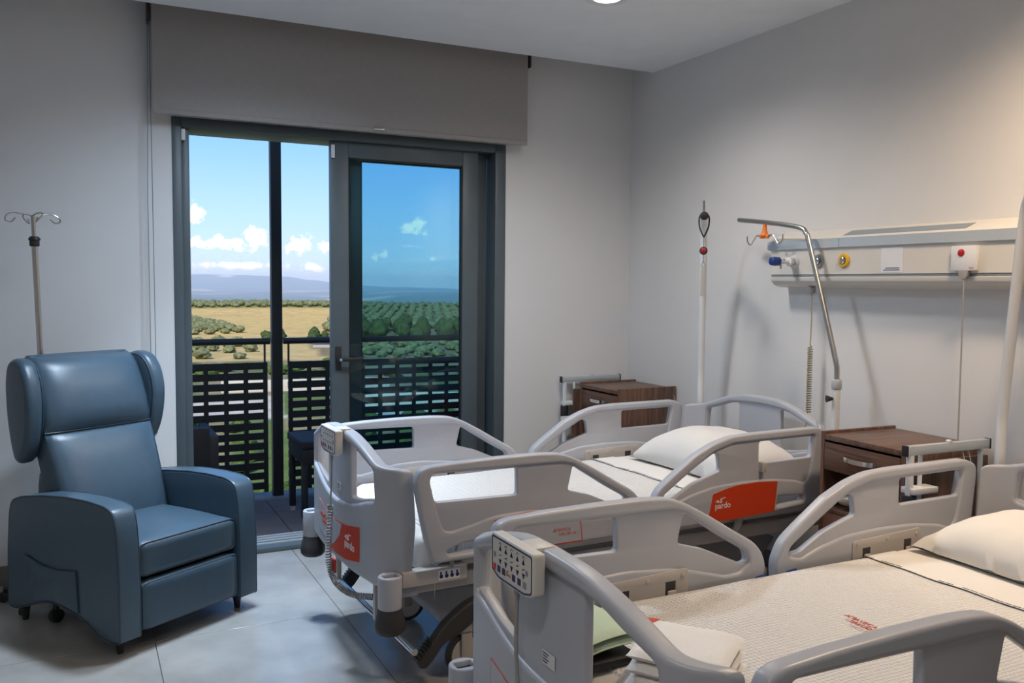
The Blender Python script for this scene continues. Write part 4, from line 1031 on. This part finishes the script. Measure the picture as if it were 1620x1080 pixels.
def far_col(r, az):
    x, y = polar(r, az); n_ = noise.noise(Vector((x*.0016, y*.0016, 9)))
    if 11300 < r < 12000 and abs(az/D2-8.2) < .75-.0009*(12000-r): return (.62, .52, .42)
    if r > 9500: return (.055+.02*n_, .08+.02*n_, .085)
    return (.07+.05*n_, .085+.04*n_, .06) if n_ < .25 else (.32, .27, .18)
polar_mesh([650*(1.0125**k) for k in range(0, 254)], [(-38+.4*k)*D2 for k in range(0, 266)], far_h, far_col, 'hills', vcol_mat('hill_scrub', sc=.004, amt=.3))
# --- trees
def crown_mesh(name, seed, tall, mtl):
    b = bmesh.new(); bmesh.ops.create_icosphere(b, subdivisions=3, radius=1)
    for v in b.verts:
        n_ = noise.fractal(v.co*2.1+Vector((seed*5.1, 0, 0)), .7, 2.1, 4); v.co *= 1+.40*n_
        v.co.z = v.co.z*tall*.5+tall*.56
        if tall > 1.6: k = 1-.55*max(0, v.co.z/tall-.35); v.co.x *= k; v.co.y *= k
    tube(b, [(0, 0, -.15), (.03, 0, .25*tall), (0, 0, .5*tall)], [.11, .08, .05], 6)
    me = bpy.data.meshes.new(name); bmesh.ops.recalc_face_normals(b, faces=b.faces[:]); b.to_mesh(me); b.free()
    me.polygons.foreach_set('use_smooth', [True]*len(me.polygons)); me.materials.append(mtl); return me
m_olive = mat('olive_foliage', (.135, .142, .066), .9, noise_amt=.6, noise_scale=1.6, spec=.15)
m_pine = mat('pine_foliage', (.045, .065, .022), .9, noise_amt=.5, noise_scale=3, spec=.1)
m_bush = mat('bush_foliage', (.06, .095, .02), .9, noise_amt=.5, noise_scale=3, spec=.1)
OL = [crown_mesh('olive_tree', i, 1.35, m_olive) for i in range(4)]; PN = [crown_mesh('pine_tree', 9+i, 2.3, m_pine) for i in range(3)]; BS = [crown_mesh('garden_shrub', 20+i, 1.2, m_bush) for i in range(3)]
def visible(x, y):
    a = math.atan2(x+3.125, y+4.666)/D2; return 5.2 < a < 24.5
olives = []
def orchard(r0, r1, a0, a1, sp, rot, size, keep=1.0, cond=None):
    c_, s_ = math.cos(rot), math.sin(rot); n = int(r1/sp)+2
    for i in range(-n, n):
        for j in range(-n, n):
            p = (i+random.uniform(-.12, .12))*sp; q = (j+random.uniform(-.12, .12))*sp
            x, y = p*c_-q*s_, p*s_+q*c_
            r = math.hypot(x, y); a = math.atan2(x, y)
            if r < r0 or r > r1 or a < a0*D2 or a > a1*D2: continue
            if cond and not cond(r, a/D2): continue
            if random.random() > keep: continue
            olives.append((x+OX, y+OY, ground(r, a)-.15, size*random.uniform(.75, 1.2), r, a))
def edge_ok(r, d): return d > 15.0+(r-300)*.01+random.uniform(-.6, .6)
orchard(200, 428, 13, 33, 4.9, .42, 1.35, .95, edge_ok)
orchard(372, 428, -12, 16, 4.6, .2, 1.5, .95)
orchard(205, 300, -6, 9.0, 3.8, .1, 1.15, .9, lambda r, d: d < 8.8-(r-215)*.028)
orchard(128, 165, 2, 30, 4.0, .3, 1.1, .75, lambda r, d: d < 9.5 or d > 15)
pines = []; tries = 0
while len(pines) < 46 and tries < 4000:
    tries += 1; k = len(pines)
    d = random.uniform(15.2, 25) if k < 34 else random.choice((10.6, 11.0, 13.4, 14.2, 14.8, 13.9))+random.uniform(-.5, .5)
    r = random.uniform(176, 226) if k < 34 else random.uniform(160, 192); x, y = polar(r, d*D2); s = random.uniform(1.3, 2.0) if k < 34 else random.uniform(.8, 1.2)
    if any(math.hypot(x-q[0], y-q[1]) < 1.5*(s+q[3]) for q in pines): continue
    pines.append((x, y, ground(r, d*D2)-.2, s))
for k, (x, y, z, s) in enumerate(pines):
    tag(share('pine_tree', PN[k % 3], None, (x, y, z), (0, 0, random.uniform(0, 6)), (s*1.1, s*1.1, s)), 'dark green pine tree in the clump below the olive orchard', 'tree', 'dark pine trees')
olives = [o_ for o_ in olives if all(math.hypot(o_[0]-q[0], o_[1]-q[1]) > 1.45*(o_[3]+q[3]) for q in pines)]
olives.sort(key=lambda o_: (not visible(o_[0], o_[1]), -o_[3]/o_[4]))
for k, (x, y, z, s, r, a) in enumerate(olives[:160]):
    tag(share('olive_tree', OL[k % 4], None, (x, y, z), (0, 0, random.uniform(0, 6.3)), (s, s, s*random.uniform(.85, 1.1))), 'round grey-green olive tree growing on the hillside beyond the balcony', 'tree', 'hillside olive trees')
V = []; F = []
lowb = bmesh.new(); bmesh.ops.create_icosphere(lowb, subdivisions=2, radius=1); lv = [v.co.copy() for v in lowb.verts]; lowb.verts.ensure_lookup_table(); lf = [[v.index for v in f.verts] for f in lowb.faces]; lowb.free()
for k, (x, y, z, s, r, a) in enumerate(olives[160:]):
    o_ = len(V); sd_ = k % 17
    for c in lv:
        q = c*(1+.33*noise.noise(c*2+Vector((sd_*3.3, 0, 0)))); V.append((x+q.x*s, y+q.y*s, z+s*(.76+q.z*.68)))
    F += [[i+o_ for i in f] for f in lf]
me = bpy.data.meshes.new('olive_grove'); me.from_pydata(V, [], F); me.polygons.foreach_set('use_smooth', [True]*len(F)); me.materials.append(m_olive)
og = bpy.data.objects.new('olive_grove', me); COL.objects.link(og); og['kind'] = 'stuff'; tag(og, 'distant grey-green olive grove covering the ridge below the mountains', 'grove')
spots = []
while len(spots) < 60:
    d = random.uniform(1, 28); r = random.uniform(18, 110); a = d*D2; x, y = polar(r, a); s = random.uniform(.4, .8)*(.6+r/110)
    if 62 < r < 90 or any(math.hypot(x-q[0], y-q[1]) < 1.9*(s+q[2]) for q in spots): continue
    k = len(spots); spots.append((x, y, s))
    tag(share('garden_shrub', BS[k % 3], None, (x, y, ground(r, a)-.1), (0, 0, random.uniform(0, 6)), (s*1.3, s*1.3, s)), 'green shrub in the garden seen through the balcony lattice', 'shrub', 'garden shrubs')
# low blue-roofed shed and pale garden walls down the slope
def at_r(r, d): x, y = polar(r, d*D2); return (x, y, ground(r, d*D2))
sh = thing('shed', 'low farm shed with a blue roof below the dry field', 'shed', at_r(152, 14.0), -14*D2); sh.scale = (.36, .36, .36)
obj('wall', B(-4.5, 4.5, -2.5, 2.5, -1.0, 2.0), mat('shed_wall', (.35, .30, .26), .8), sh, 0)
obj('roof', merge(bmesh.new(), plate([(-3.0, 2.0), (0, 3.0), (3.0, 2.0), (3.0, 1.85), (0, 2.8), (-3.0, 1.85)], [], 9.6, .01, 1), MX_YZ), mat('shed_roof', (.03, .05, .13), .5), sh, 0)
for i, (r, d, w, lab) in enumerate(((82, 13.0, 16, 'long pale garden wall seen through the left lattice panels'), (70, 20.5, 15, 'long pale garden wall seen through the lattice behind the glass'))):
    g = obj('garden_wall', B(-w/2, w/2, -.2, .2, -.8, 1.1, bev=.03), mat('pale_render', (.42, .38, .32), .8)); g.location = at_r(r, d); g.rotation_euler = (0, 0, -d*D2+.1); tag(g, lab, 'wall')

# ------------------------------------------------------------------ aerial haze lying over the far valley
hz = obj('haze', B(-9000, 12000, 1000, 15500, -400, 112), mat('haze_dummy', (1, 1, 1)), None, 0, 'stuff')
Mh = bpy.data.materials.new('blue_haze'); Mh.use_nodes = True; t = Mh.node_tree; t.nodes.clear()
vsn = N(t, 'ShaderNodeVolumeScatter'); vsn.inputs['Color'].default_value = (.80, .91, 1, 1); vsn.inputs['Density'].default_value = 1.5e-4; vsn.inputs['Anisotropy'].default_value = 0.
om = N(t, 'ShaderNodeOutputMaterial'); L(t, vsn.outputs[0], om.inputs['Volume'])
hz.data.materials.clear(); hz.data.materials.append(Mh)
tag(hz, 'pale blue haze lying over the far valley and mountains', 'haze')
